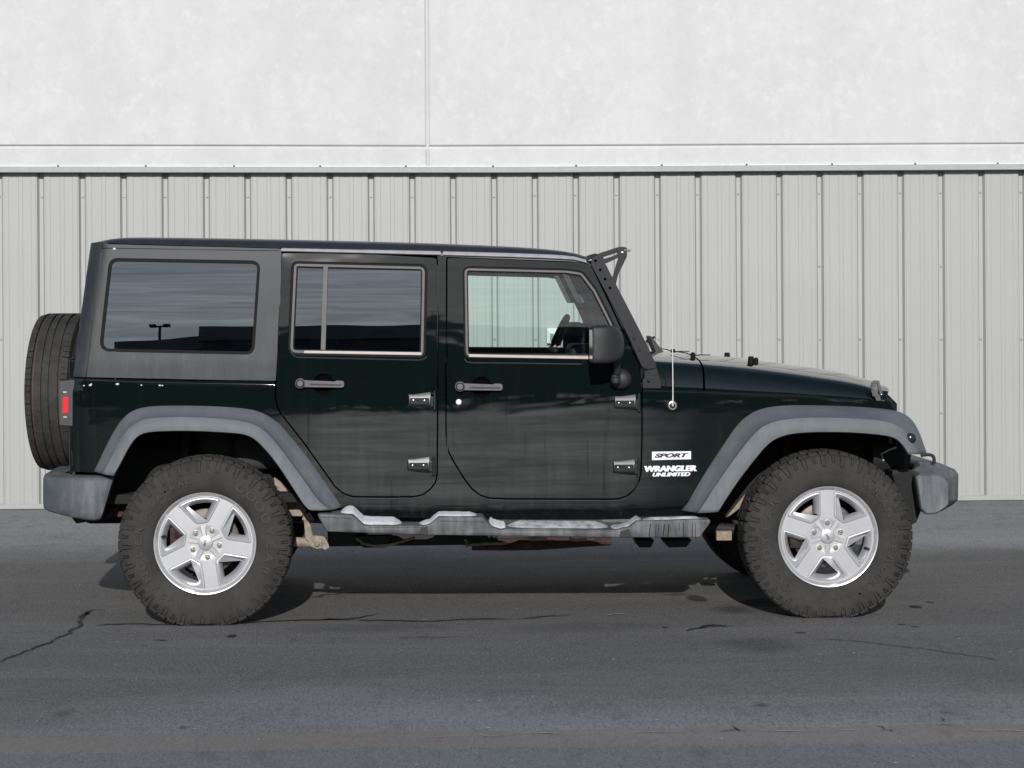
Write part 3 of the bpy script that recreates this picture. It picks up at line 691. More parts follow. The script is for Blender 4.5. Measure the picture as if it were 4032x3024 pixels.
def hinge(door, zone, tl, tr, br, bl, plate, bolts, barrel):
    lp = [WS(*Z(zone, q)[0], S_body) for q in (tl, tr, br, bl)]
    yo = S_body(*lp[0])
    # wedge body with a chamfered top
    bm = bmesh.new(); f0 = [bm.verts.new((x, S_body(x, z) + 0.003, z)) for x, z in lp]
    li = [WS(*Z(zone, q)[0], S_body) for q in ((plate[0] - 8, plate[1] - 6), (plate[2] + 22, plate[1] - 6), (plate[2] + 22, plate[3] + 8), (plate[0] - 8, plate[3] + 8))]
    f1 = [bm.verts.new((x, S_body(x, z) - 0.0085, z)) for x, z in li]
    for i in range(4): bm.faces.new((f0[i - 1], f0[i], f1[i], f1[i - 1]))
    bm.faces.new(f1)
    hg = link('hinge', done(bm, 'hinge'), 'hinge_paint', door, True, 0.003, 2, 25)
    (x0, z1), (x1, z0) = [WS(*Z(zone, q)[0], S_body) for q in (plate[:2], plate[2:])]
    bm = bmesh.new(); ym = S_body(x0, z0) - 0.0090
    lpp = rnd([(x0, z0), (x1, z0), (x1, z1), (x0, z1)], .003)
    lo = offs(lpp, -0.003)
    a = [bm.verts.new((x, ym, z)) for x, z in lpp]; b_ = [bm.verts.new((x, ym - 0.003, z)) for x, z in offs(lpp, -0.001)]; c_ = [bm.verts.new((x, ym - 0.003, z)) for x, z in lo]; d_ = [bm.verts.new((x, ym - 0.0005, z)) for x, z in offs(lo, -.001)]
    for r1, r2 in ((a, b_), (b_, c_), (c_, d_)):
        for i in range(len(r1)): bm.faces.new((r1[i - 1], r1[i], r2[i], r2[i - 1]))
    bm.faces.new(d_); link('hinge_plate', sharp(done(bm, 'plate')), 'hinge_paint', hg)
    for q in bolts:
        x, z = WS(*Z(zone, q)[0], S_body)
        lathe('hinge_bolt', [(0.0015, -0.005), (0.004, -0.0045), (0.0048, -0.002), (0.0048, 0.001)], 10, 'nut_steel', hg, (x, ym - 0.0005, z))
    (xa, za), (xb, zb) = [WS(*Z(zone, q)[0], S_body) for q in barrel]
    yb = S_body(xa, za) - 0.009; xm = (xa + xb) / 2; r = abs(xb - xa) / 2
    prof = [(r * .55, za + .006), (r * .6, za - .004), (r, za - .005), (r, za - (za - zb) * .55), (r * 1.12, za - (za - zb) * .56), (r * 1.12, za - (za - zb) * .62), (r, za - (za - zb) * .63), (r, zb)]
    lathe('hinge_barrel', prof, 14, 'hinge_paint', hg, (xm, yb, 0), 'z')
    bx_ = [WS(*Z(zone, q)[0], S_body) for q in ((plate[2] + 10, plate[1] - 14), (barrel[1][0] - 4, plate[3] + 26))]
    box('hinge_arm', bx_[0][0], xm, yb - .004, S_body(xm, za) + .004, bx_[1][1], bx_[0][1], 'hinge_paint', hg, 0.003)
hinge(door_r, 'H', (1535, 412), (1790, 375), (1800, 585), (1535, 545), (1560, 462, 1768, 530), [(1598, 488), (1718, 490)], [(1808, 395), (1846, 590)])
hinge(door_r, 'H', (1528, 1120), (1775, 1080), (1790, 1295), (1528, 1255), (1550, 1168, 1755, 1236), [(1588, 1196), (1708, 1194)], [(1798, 1100), (1838, 1300)])
hinge(door_f, 'I', (1848, 432), (2085, 405), (2092, 605), (1848, 580), (1862, 490, 2065, 556), [(1897, 516), (2016, 516)], [(2096, 425), (2134, 610)])
hinge(door_f, 'I', (1835, 1140), (2070, 1110), (2085, 1312), (1832, 1282), (1850, 1188, 2056, 1262), [(1888, 1218), (2008, 1220)], [(2090, 1130), (2128, 1315)])

# ---- mirror
def mirror():
    c = lambda u, v, y: W(*Z('C', (u, v))[0], y)
    xr, zt = c(1372, 838, -1.06); xs_, zb = c(1380, 1162, -1.06); xf = c(1662, 1000, -1.0)[0]; xm = c(1500, 1000, -1.06)[0]; xq = c(1600, 1000, -1.04)[0]
    h = zt - zb
    def sec(x, yo, yi, z0, z1, r):
        return [(x, y, z) for y, z in rnd([(yo, z0), (yi, z0), (yi, z1), (yo, z1)], r, 3)]
    rows = [sec(xr + .006, -1.075, -0.885, zb + .012, zt - .012, .018), sec(xr, -1.083, -0.878, zb + .002, zt - .004, .022), sec(xr + .012, -1.088, -0.872, zb, zt, .022), sec(xm, -1.085, -0.872, zb - .001, zt + .004, .03), sec(xq - .012, -1.055, -0.875, zb + .004, zt + .002, .035), sec(xq + .018, -1.02, -0.88, zb + .014, zt - .018, .04), sec(xf - .008, -0.99, -0.89, zb + .03, zt - .04, .035), sec(xf, -0.975, -0.90, zb + .05, zt - .06, .02)]
    m = near(loft('side_mirror', rows, 'mirror_black', CAR, True, True, 1))
    g = [(xr + .004, y, z) for y, z in rnd([(-1.07, zb + .018), (-0.895, zb + .018), (-0.895, zt - .018), (-1.07, zt - .018)], .018, 3)]
    bm = bmesh.new(); bm.faces.new([bm.verts.new(p) for p in g]); link('mirror_glass', done(bm, 'mg'), 'chrome', m, False)
    bx, bz = WS(*Z('C', (1628, 1295))[0], S_body); yb = S_body(bx, bz); ax, az = c(1600, 1150, -.92); rb = 0.049
    lathe('mirror_base', [(0.002, -.052), (.02, -.050), (.036, -.042), (.047, -.024), (rb + .001, -.006), (rb + .001, .004)], 28, 'mirror_black', m, (bx, yb, bz))
    jx, jz = c(1588, 1270, -.87)
    tube('mirror_arm', [(ax + .004, -0.90, az + .02), (ax, -0.89, az - .01), (jx + .003, -0.875, jz + .018), (jx, -0.865, jz)], [.019, .0185, .0175, .018], 'mirror_black', m, 16)
    lathe('arm_knuckle', [(.003, .024), (.016, .022), (.022, .016), (.0245, 0), (.022, -.018), (.012, -.028), (.003, -.030)], 18, 'mirror_black', m, (jx - .002, -0.855, jz - .012), 'z')
mirror()

# ---- tub: quarter panel, pillars, rocker and cowl side in one sheet
def chain(loop, start, end, d):                   # part of an offset loop between two picture points
    lp = offs(loop, d)
    i0 = min(range(len(lp)), key=lambda i: (lp[i][0] - start[0]) ** 2 + (lp[i][1] - start[1]) ** 2)
    i1 = min(range(len(lp)), key=lambda i: (lp[i][0] - end[0]) ** 2 + (lp[i][1] - end[1]) ** 2)
    sg = 1 if area(lp) > 0 else -1
    o = [lp[i0]]; i = i0
    while i != i1: i = (i + sg) % len(lp); o.append(lp[i])
    return o                                      # runs counter-clockwise in (x, z)
pq = lambda k, *p: [WS(*Z(k, q)[0], S_rear) for q in p]
rdl = WS(*Z('H', (106, 330))[0], S_body); rdt = WS(*Z('B', (1852, 330))[0], S_body)
fdl = WS(*Z('C', (134, 260))[0], S_body); fdt = WS(*Z('I', (2142, 310))[0], S_body)
c1 = chain(rd, rdl, rdt, GAP); c2 = chain(fd, fdl, fdt, GAP)
body_lp = []
body_lp += pq('P', (372, 548), (400, 546)) + pq('A', (1000, 1236), (1500, 1246)) 
body_lp += [c for c in c1 if True]
body_lp += [(c1[-1][0] + .002, c1[-1][1] + .012), (c2[0][0] - .002, c2[0][1] + .012)]
body_lp += c2
body_lp += pq('J', (362, 640), (362, 650), (1000, 664), (1500, 684), (2212, 706)) + pq('F', (1300, 486), (1580, 502), (1700, 512), (1735, 560), (1735, 640)) \
    + pq('F', (1500, 640), (1000, 640), (850, 700), (640, 960), (480, 1230)) + pq('M', (1800, 190), (1500, 200), (900, 212), (0, 212)) + pq('L', (1300, 222), (700, 210), (400, 160)) \
    + pq('H', (780, 1690), (350, 1100), (100, 760), (-100, 640)) + pq('E', (1400, 230), (900, 230), (740, 260), (640, 370), (560, 560)) + pq('P', (560, 1245), (392, 1235), (382, 1225))
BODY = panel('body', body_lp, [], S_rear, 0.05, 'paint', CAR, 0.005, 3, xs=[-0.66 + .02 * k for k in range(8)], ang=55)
near(BODY)
for cc in (c1, c2):                                # lip of the rocker right under each door
    zm = min(p[1] for p in cc); lip = [p for p in offs(cc, 0.004)[2:-2] if p[1] < zm + .022]
    lip.sort(); tube('rocker_lip', [(x, S_body(x, z) + .0005, z) for x, z in lip], .0035, 'lip_paint', BODY, 8)
# crisp raised edge along the belt of the quarter panel and cowl side
for nm, pts in (('belt_moulding', [('A', (560, 1240)), ('A', (1000, 1258)), ('A', (2052, 1279))]), ('cowl_moulding', [('J', (366, 662)), ('J', (1000, 682)), ('J', (1500, 702)), ('J', (2212, 724)), ('F', (1300, 498)), ('F', (1560, 510))])):
    rows = []
    for k, p in pts:
        x, z = WS(*Z(k, p)[0], S_rear); y = S_rear(x, z)
        rows.append([(x, y + .002, z - .012), (x, y - .003, z - .008), (x, y - .006, z - .001), (x, y - .004, z + .006), (x, y + .002, z + .010)])
    rows = [[Vector(a).lerp(Vector(b), t) for a, b in zip(r0, r1)] for r0, r1 in zip(rows, rows[1:]) for t in (0, .5)] + [rows[-1]]
    near(loft(nm, rows, 'paint', CAR))
for u_, v_, r_ in ((595, 1277, .006), (603, 1268, .004), (810, 1268, .007), (1000, 1276, .004), (1145, 1278, .005), (1165, 1279, .004), (545, 1280, .004)):
    bm = bmesh.new(); x, z = WS(*Z('A', (u_, v_ + 4))[0], S_rear)
    bmesh.ops.create_uvsphere(bm, u_segments=8, v_segments=6, radius=1, matrix=Matrix.Translation((x, S_rear(x, z) - .004, z)) @ Matrix.Diagonal((r_ * 1.3, r_ * .6, r_ * .8, 1)))
    link('snow_fleck', done(bm, 'fleck'), 'snow_crust', BODY)
# rocker seams
for zone, p, q in (('I', (648, 1570), (646, 1655)), ('I', (1724, 1572), (1722, 1655)), ('H', (1397, 1550), (1390, 1655))):
    (xa, za), (xb, zb) = WS(*Z(zone, p)[0], S_body), WS(*Z(zone, q)[0], S_body)
    near(panel('rocker_seam', [(xa, za), (xa + .006, za), (xb + .006, zb - .03), (xb, zb - .03)], [], S_body, 0.006, 'paint', CAR, .002, 1, dy=-0.0035))
# ---- windshield frame: green pillar strip, dark lower cowl piece, light-bar bracket
near(panel('windshield_pillar', rnd(P(S_body, ('C', [(1372, 288), (1400, 300), (1480, 460), (1640, 780), (1730, 950), (1800, 1130), (1830, 1215), (1830, 1290), (1812, 1300), (1800, 1190), (1745, 1065), (1605, 780), (1480, 520), (1392, 330)])), .02), [], S_body, .05, 'paint', CAR, .004))
near(panel('cowl_corner', rnd(P(S_body, ('C', [(1812, 1200), (1930, 1190), (1962, 1300), (1970, 1372), (1815, 1372)])), .006), [], S_body, .05, 'bracket_black', CAR, .004))
def bracket():
    Sx = lambda x, z: S_body(x, z) - 0.012
    lp = rnd(P(Sx, ('C', [(1378, 250, .008), (1432, 224, .008), (1464, 246, .008), (1592, 494), (1790, 880), (1866, 1030), (1938, 1192, .01), (1838, 1214, .012), (1800, 1172), (1700, 945), (1600, 740), (1372, 312, .01)])), .02)
    hs_ = [circle(*WS(*Z('C', q)[0], Sx), .0075, 12) for q in ((1407, 277), (1448, 355), (1490, 434), (1532, 511))]
    b = near(panel('light_bar_bracket', lp, hs_, Sx, .006, 'bracket_black', CAR, .002, 2))
    panel('bracket_backing', offs(lp, -.012), [], Sx, .004, 'recess_black', b, 0, dy=.009)
    arm = rnd(P(Sx, ('C', [(1420, 230, .005), (1445, 210, .008), (1615, 155, .03), (1682, 160, .012), (1680, 240, .02), (1604, 395), (1582, 492, .004), (1548, 440, .004), (1590, 296, .006), (1606, 250, .004), (1500, 300, .004), (1470, 290, .004)])), .01)
    hole = rnd(P(Sx, ('C', [(1475, 246), (1590, 210), (1600, 216), (1560, 236), (1480, 260)])), .004)
    panel('bracket_arm', arm, [hole], Sx, .006, 'bracket_black', b, .002, 2, dy=0.008)
    for q in ((1640, 207), (1738, 943), (1782, 1042), (1845, 1198), (1865, 1305)):
        x, z = WS(*Z('C', q)[0], Sx); lathe('bracket_bolt', [(.002, -.006), (.0055, -.0055), (.0075, -.002), (.0075, .004)], 10, 'nut_steel' if q[1] < 300 else 'bracket_black', b, (x, Sx(x, z) + (.006 if q[1] < 300 else 0.0), z))
    x, z = WS(*Z('C', (1690, 188))[0], Sx); tube('mount_stud', [(x - .02, Sx(x, z) + .01, z + .001), (x + .012, Sx(x, z) + .01, z)], .005, 'nut_steel', b, 8)
bracket()
# windscreen and upper rail between the pillars
(xt, zt_), (xb_, zb_) = WS(*Z('C', (1395, 262))[0], S_body), WS(*Z('C', (1890, 1180))[0], S_body)
rows = [[(xb_ + .02 - .012 * abs(y / .6), y, zb_ + .01), (xt + .02 - .012 * abs(y / .6), y, zt_ - .02)] for y in [-.66 + .132 * k for k in range(11)]]
wsf = loft('windscreen', rows, 'screen_glass', CAR)
box('header_rail', xt - .06, xt + .015, -.68, .68, zt_ - .05, zt_ - .005, 'paint', CAR, .01)

# ---- hardtop
ht = rnd(P(S_rear, ('A', [(600, 152, .01), (690, 150), (1400, 168), (2090, 186, .004), (2108, 232, .004), (2098, 640), (2062, 1244, .004), (1500, 1236), (560, 1216), (458, 1214, .006)])), .03)
qw = rnd(P(S_rear, ('A', [(745, 272, .046), (1944, 294, .046), (1893, 1040, .046), (662, 1014, .054)])), .04, 8)
HT = near(panel('hardtop_side', ht, [qw], S_rear, .03, 'hardtop_plastic', CAR, .006, 3, xs=[-0.66 + .018 * k for k in range(16)], ang=55))
panel('window_seal', offs(qw, -.001), [offs(qw, -.0145)], S_rear, .02, 'rubber_seal', HT, .004, 2, dy=.004)
panel('window_glass', offs(qw, -.0135), [], S_body, 0, 'tinted_glass', HT, dy=.011)
x0, z0 = WS(*Z('A', (690, 192))[0], S_body); x1, z1 = WS(*Z('A', (2092, 214))[0], S_body)
panel('hardtop_seam', [(x0, z0), (x1, z1), (x1, z1 - .003), (x0, z0 - .003)], [], S_body, .004, 'black_trim', HT, 0, dy=-.0006)
xg, zg = WS(*Z('A', (785, 200))[0], S_body); box('seam_clip', xg - .006, xg + .006, S_body(xg, zg) - .004, S_body(xg, zg), zg - .004, zg + .004, 'pale_mark', HT, .001)
x0, z0 = WS(*Z('A', (690, 150))[0], S_body); x1, z1 = WS(*Z('A', (560, 1216))[0], S_body)
panel('corner_seam', [(x0, z0), (x0 + .0035, z0), (x1 + .0035, z1), (x1, z1)], [], S_rear, .003, 'black_trim', HT, 0, dy=-.0006)
# roof with a drip rail along each side
def roof():
    zr = [(330, 958), (368, 954), (440, 954), (700, 962), (1040, 970), (1100, 973), (1400, 980), (1735, 988), (1750, 989), (2000, 996), (2200, 1003), (2280, 1012), (2312, 1024)]
    top = [(330, 957), (368, 951), (418, 942), (487, 935), (700, 937), (1050, 943), (1412, 951), (1700, 959), (1929, 968), (2112, 977), (2250, 991), (2314, 1010)]
    def at_(lst, u):
        if u <= lst[0][0]: return lst[0][1]
        for (a, va), (b, vb) in zip(lst, lst[1:]):
            if a <= u <= b: return va + (vb - va) * (u - a) / (b - a)
        return lst[-1][1]
    rows = []
    for u in (352, 370, 395, 430, 480, 560, 700, 900, 1100, 1300, 1500, 1700, 1900, 2050, 2150, 2220, 2270, 2300, 2316):
        x, z = W(u, at_(zr, u), -0.73); xt2, zt2 = W(u, at_(top, u), -0.60)
        zt2 = max(zt2, z + .004); ys = S_body(x, 1.75); d = 1.0
        if u < 430: ys += (430 - u) / 78 * .10
        if u > 2270: d = (2316 - u) / 46 * .9 + .1
        h = zt2 - z
        half = [(ys - .006, z - .004), (ys - .004, z), (ys + .010, z + h * .25), (ys + .030, z + h * .62), (ys + .07, z + h * .88), (ys + .14, z + h), (ys * .4, z + h + .010 * d), (0, z + h + .014 * d)]
        rows.append([(x, y, zz) for y, zz in half] + [(x, -y, zz) for y, zz in half[-2::-1]])
    loft('roof', rows, 'roof_black', CAR)
    # rail strip over the doors, in two lengths
    for ua, ub in ((1108, 1735), (1745, 2308)):
        rr = []
        for k in range(13):
            u = ua + (ub - ua) * k / 12; x, z = W(u, at_(zr, u), -0.735); x2, z2 = W(u, at_(zr, u) + (17 if u < 2250 else 14), -0.735)
            y = S_body(x, z)
            rr.append([(x, y + .012, z2 - .002), (x, y - .012, z2 + .001), (x, y - .014, z2 + .004), (x, y - .008, z - .003), (x, y - .004, z), (x, y + .012, z)])
        near(loft('drip_rail', rr, 'drip_rail_highlight', CAR, True, True, sh=50))
    u = 420; rr = []
    x0, z0 = WS(1105, 985, S_body); x1, z1 = WS(2306, 1040, S_body)
roof()
# side rail behind the drip rail (closes the gap over the doors)
rl = P(S_body, ('B', [(150, 215), (1900, 252)]), ('C', [(90, 200), (1150, 240), (1310, 262), (1345, 300), (1200, 282), (100, 240)]), ('B', [(1900, 296), (150, 248)]))
near(panel('roof_side_rail', rl, [], S_body, .03, 'black_trim', CAR, .002, 1, dy=.004))
# rear wall of the hardtop and the tailgate
rows = []
for z in (1.262, 1.4, 1.6, 1.74, 1.80):
    x = redge(z) - .006
    rows.append([(x + (.03 if abs(y) > .6 else 0), y, z) for y in (-.66, -.6, -.3, 0, .3, .6, .66)])
loft('hardtop_rear', rows, 'hardtop_plastic', CAR)
rows = [[(redge(z) - .012, y, z) for y in (-.50, -.25, 0, .25, .50)] for z in (1.32, 1.5, 1.72)]
loft('rear_window', rows, 'tinted_glass', CAR)
box('tailgate', -.665, -.62, -.68, .68, .60, 1.255, 'paint', CAR, .02, 3)
box('rear_sill', -.64, -.50, -.72, .72, .52, .66, 'underbody', CAR, .01)

# ---- cowl and hood
def hood():
    bot = [(2568, 1528), (2765, 1535), (3088, 1548), (3429, 1566), (3470, 1569), (3500, 1572), (3520, 1575)]
    edg = [(2568, 1432), (2765, 1449), (3088, 1480), (3411, 1524), (3470, 1540), (3500, 1554), (3520, 1573)]
    crn = [(2568, 1381), (2765, 1392), (2935, 1406), (3088, 1427), (3250, 1450), (3382, 1474), (3440, 1491), (3487, 1515), (3511, 1538), (3524, 1572)]
    def at_(lst, u):
        for (a, va), (b, vb) in zip(lst, lst[1:]):
            if a <= u <= b: return va + (vb - va) * (u - a) / (b - a)
        return lst[0][1] if u < lst[0][0] else lst[-1][1]
    def hw(x): return 0.715 - 0.055 * (x - 2.1) - 0.055 * max(0, x - 2.4) ** 1.3
    def section(u, shrink=0.0, xo=0):
        x = W(u, 1500, -.66)[0]; h = hw(x) - shrink
        zb = W(u, at_(bot, u), -h)[1] - .004; ze = W(u, at_(edg, u), -h)[1]
        uc = u - (u - 2016) * .055; zc = W(uc, at_(crn, min(3524, uc + 30 if u > 3400 else uc)), 0.0)[1]
        zc = max(zc, ze + .002)
        H = ze - zb
        half = [(-h + .03, zb - .014), (-h + .001, zb - .012), (-h, zb - .002), (-h + .004, zb + H * .3), (-h + .013, zb + H * .6), (-h + .027, zb + H * .86), (-h + .042, ze), (-h + .066, ze + .010), (-h + .11, ze + (zc - ze) * .40), (-h + .20, ze + (zc - ze) * .64), (-.24, ze + (zc - ze) * .93), (0, zc)]
        return [(x + (xo if abs(y) < .2 else xo * .8 if abs(y) < .4 else 0), y, z) for y, z in half + [(-y, z) for y, z in half[-2::-1]]]
    us = [2772, 2776, 2840, 2935, 3030, 3130, 3230, 3320, 3390, 3430, 3465, 3490, 3508, 3519, 3522]
    hd = loft('hood', [section(u, xo=.05 * max(0, (u - 3200) / 322) ** 2) for u in us], 'paint', CAR, subd=1)
    cw = loft('cowl_panel', [section(u) for u in (2560, 2566, 2620, 2690, 2755, 2764)], 'paint', CAR, subd=1)
    # rest bumpers, washer jets and hoses on the hood
    for sg in (-1, 1):
        x = W(2957, 1420, -.41)[0]; zz = W(2957, 1430, -.41)[1]; y = .41 * sg
        lathe('hood_bumper', [(.0165, zz - .012), (.0165, zz + .004), (.0145, zz + .030), (.012, zz + .034), (.003, zz + .035)], 16, 'rubber_seal', hd, (x, y, 0), 'z')
        if sg < 0:
            x2 = x + .035; lathe('washer_jet', [(.012, zz - .01), (.012, zz + .012), (.009, zz + .024), (.002, zz + .027)], 12, 'rubber_seal', hd, (x2, -.35, 0), 'z')
        xj, zj_ = W(*Z('J', (908, 275))[0], -.41)
        lathe('washer_nozzle', [(.012, zj_ - .016), (.012, zj_), (.013, zj_ + .006), (.009, zj_ + .014), (.002, zj_ + .016)], 12, 'rubber_seal', hd, (xj, y, 0), 'z')
        tube('washer_hose', [(xj + .01, y, zj_), (xj + .04, y + .01, zj_ + .002), (xj + .09, y + .03, zj_ + .001)], .0028, 'rubber_seal', hd, 6)
        tube('washer_hose', [(xj - .005, y, zj_), (xj - .03, y + .02, zj_ + .012), (xj - .08, y + .25, zj_ + .018)], .0028, 'rubber_seal', hd, 6)
    # wiper pivot and folded wiper wedge at the cowl
    xa, za = W(*Z('J', (450, 62))[0], .10); xb2, zb2 = W(*Z('J', (590, 236))[0], .10); xc2, zc2 = W(*Z('J', (528, 236))[0], .10)
    bm = bmesh.new(); t = [[bm.verts.new((x, y, z)) for x, z in ((xa, za), (xb2, zb2), (xb2 - .002, zb2 - .03), (xc2, zc2 - .03), (xa - .004, za - .01))] for y in (.10, .30)]
    bm.faces.new(t[0]); bm.faces.new(t[1])
    for i in range(5): bm.faces.new((t[0][i - 1], t[0][i], t[1][i], t[1][i - 1]))
    link('wiper_cover', done(bm, 'wiper'), 'black_trim', CAR, True, .002)
    xa, za = W(*Z('J', (410, 95))[0], .45); tube('wiper_arm', [(xa - .02, .45, za - .09), (xa, .45, za - .01), (xa + .02, .30, za + .01)], .008, 'bracket_black', CAR, 8)
    lathe('wiper_pivot', [(.02, za - .07), (.018, za - .02), (.008, za - .012)], 12, 'nut_steel', CAR, (xa - .008, .45, 0), 'z')
    # hood latches
    Sh = lambda x, z: -hw(x) - .003
    lt = near(panel('hood_latch', rnd([WS(*Z('K', q)[0], Sh) for q in ((312, 130), (330, 112), (378, 116), (384, 150), (350, 150), (352, 180), (300, 182))], .004), [], Sh, .018, 'handle_grey', CAR, .003, 2, dy=-.016))
    def pc(nm, pts, th, dy): panel(nm, rnd([WS(*Z('K', q)[0], Sh) for q in pts], .003), [], Sh, th, 'handle_grey', lt, .003, 2, dy=dy)
    pc('latch_cup', [(300, 200), (362, 196), (368, 258), (318, 262)], .022, -.022)
    pc('latch_link', [(384, 150), (400, 190), (410, 240), (388, 250), (372, 200), (364, 150)], .02, -.016)
    pc('latch_strap', [(352, 250), (382, 244), (392, 300), (352, 300), (336, 268)], .012, -.018)
    pc('latch_hook', [(318, 300), (352, 296), (360, 316), (398, 316), (400, 294), (424, 300), (430, 366), (416, 366), (412, 346), (330, 346)], .03, -.024)
hood()
# ---- grille and headlamps (turned away from this side)
gx_ = W(3545, 1650, -.45)[0]
bm = bmesh.new()
rows = [[(gx_ - .05 + .02 * (1 - (y / .6) ** 2) - (.045 if z > 1.03 else 0), y, z) for y in (-.60, -.5, -.3, 0, .3, .5, .60)] for z in (.66, .72, 1.0, 1.045, 1.06)]
gr = loft('grille', rows, 'paint', CAR); gr.modifiers.new('s', 'SOLIDIFY').thickness = .06
for k in range(7):
    y = (k - 3) * .085; box('grille_slot', gx_ - .06, gx_ - .024 - .0, y - .027, y + .027, .76, 1.0, 'black_trim', gr, .012)
for s in (-1, 1):
    lathe('headlamp', [(.09, -.03), (.088, .0), (.07, .016), (.02, .024)], 24, 'headlamp_glass', gr, (gx_ - .045, .435 * s, .90), 'x')

# ---- fender flares
def flare(name, outer, crease, crease2, inner, y0, y1, ymid, S=S_body):
    def pl(lst, yf):
        o = []
        for k, pts in lst:
            for p in pts:
                u, v = Z(k, p)[0]
                if callable(yf): x, z = WS(u, v, yf); o.append((x, yf(x, z), z))
                else: x, z = W(u, v, yf); o.append((x, yf, z))
        return resample(smooth_line(o, 2), 64)
    O = pl(outer, lambda x, z: min(y0, S(x, z)) + .004); Cq = pl(crease, ymid); C2 = pl(crease2, ymid - .060); I = pl(inner, y1)
    O0 = [p + Vector((0, .04, 0)) for p in O]
    mid1 = [a.lerp(b, .5) + Vector((0, -.006, 0)) for a, b in zip(O, Cq)]
    Im = [a.lerp(b, .5) + Vector((0, -.010, 0)) for a, b in zip(C2, I)]
    cen = Vector((sum(p.x for p in I) / 64, 0, min(p.z for p in I)))
    I2 = [p + Vector((0, .010, 0)) + ((cen - p) * Vector((1, 0, 1))).normalized() * .004 for p in I]; I3 = [p + Vector((0, .06, 0)) - ((cen - p) * Vector((1, 0, 1))).normalized() * .006 for p in I]
    O1 = [a.lerp(b, .12) + Vector((0, -.005, 0)) for a, b in zip(O, Cq)]
    rows = [O0, O, O1, mid1, Cq, C2, Im, I, I2, I3]
    lin = [p + (p - cen).normalized() * .02 for p in I3]
    L1 = [Vector((p.x, -.862, p.z)) for p in lin]; L2 = [Vector((p.x, -.70, p.z + .02)) for p in lin]; L3 = [Vector((p.x, -.46, p.z + .03)) for p in lin]
    near(loft('wheel_liner', [L1, L2, L3], 'underbody', CAR))
    f = near(loft(name, rows, 'flare_plastic', CAR, sh=42))
    so = f.modifiers.new('solid', 'SOLIDIFY'); so.thickness = .004; so.offset = -1
    return f
flare('fender_flare',
      [('E', [(470, 610), (510, 530), (560, 420), (622, 310), (680, 243), (750, 206), (850, 190), (1050, 187), (1300, 194), (1480, 210), (1570, 240), (1645, 292)]), ('H', [(150, 742), (400, 1035), (600, 1312), (818, 1645)]), ('L', [(402, 98)])],
      [('E', [(520, 626), (560, 545), (620, 425), (684, 322), (760, 272), (850, 256), (1050, 250), (1300, 262), (1470, 285), (1570, 330), (1690, 470), (1840, 680), (1925, 800)]), ('L', [(300, 128)])],
      [('E', [(528, 628), (568, 550), (630, 432), (692, 332), (765, 284), (850, 267), (1050, 261), (1300, 273), (1465, 296), (1560, 340), (1678, 478), (1828, 688), (1910, 804)]), ('L', [(276, 130)])],
      [('E', [(595, 640), (640, 560), (690, 462), (740, 390), (795, 362), (900, 352), (1100, 350), (1300, 360), (1430, 370), (1500, 400), (1575, 475), (1655, 575), (1752, 725), (1832, 850)]), ('L', [(84, 140)])], -.785, -.938, -.862)
flare('fender_flare',
      [('F', [(310, 1240), (440, 1030), (600, 785), (690, 655), (780, 583), (880, 547), (1050, 533), (1300, 538), (1600, 553), (1770, 575), (1850, 622), (1900, 700), (1932, 790), (1957, 862)])],
      [('F', [(415, 1256), (555, 1030), (690, 840), (790, 712), (880, 645), (1050, 610), (1350, 608), (1600, 622), (1740, 645), (1830, 700), (1880, 770), (1912, 864)])],
      [('F', [(424, 1258), (566, 1035), (702, 848), (800, 724), (886, 658), (1050, 622), (1350, 619), (1600, 633), (1730, 656), (1815, 710), (1866, 775), (1900, 865)])],
      [('F', [(556, 1252), (620, 1150), (700, 1030), (800, 902), (880, 805), (960, 748), (1100, 717), (1400, 714), (1640, 732), (1745, 752), (1800, 805), (1836, 866)])], -.70, -.938, -.862)
mk = W(*Z('K', (681, 656))[0], -.93)
lathe('side_marker', [(.003, -.012), (.014, -.010), (.023, -.004), (.0265, .003), (.0275, .012)], 24, 'smoke_lens', NEAR[-1], (mk[0], -.925, mk[1]))

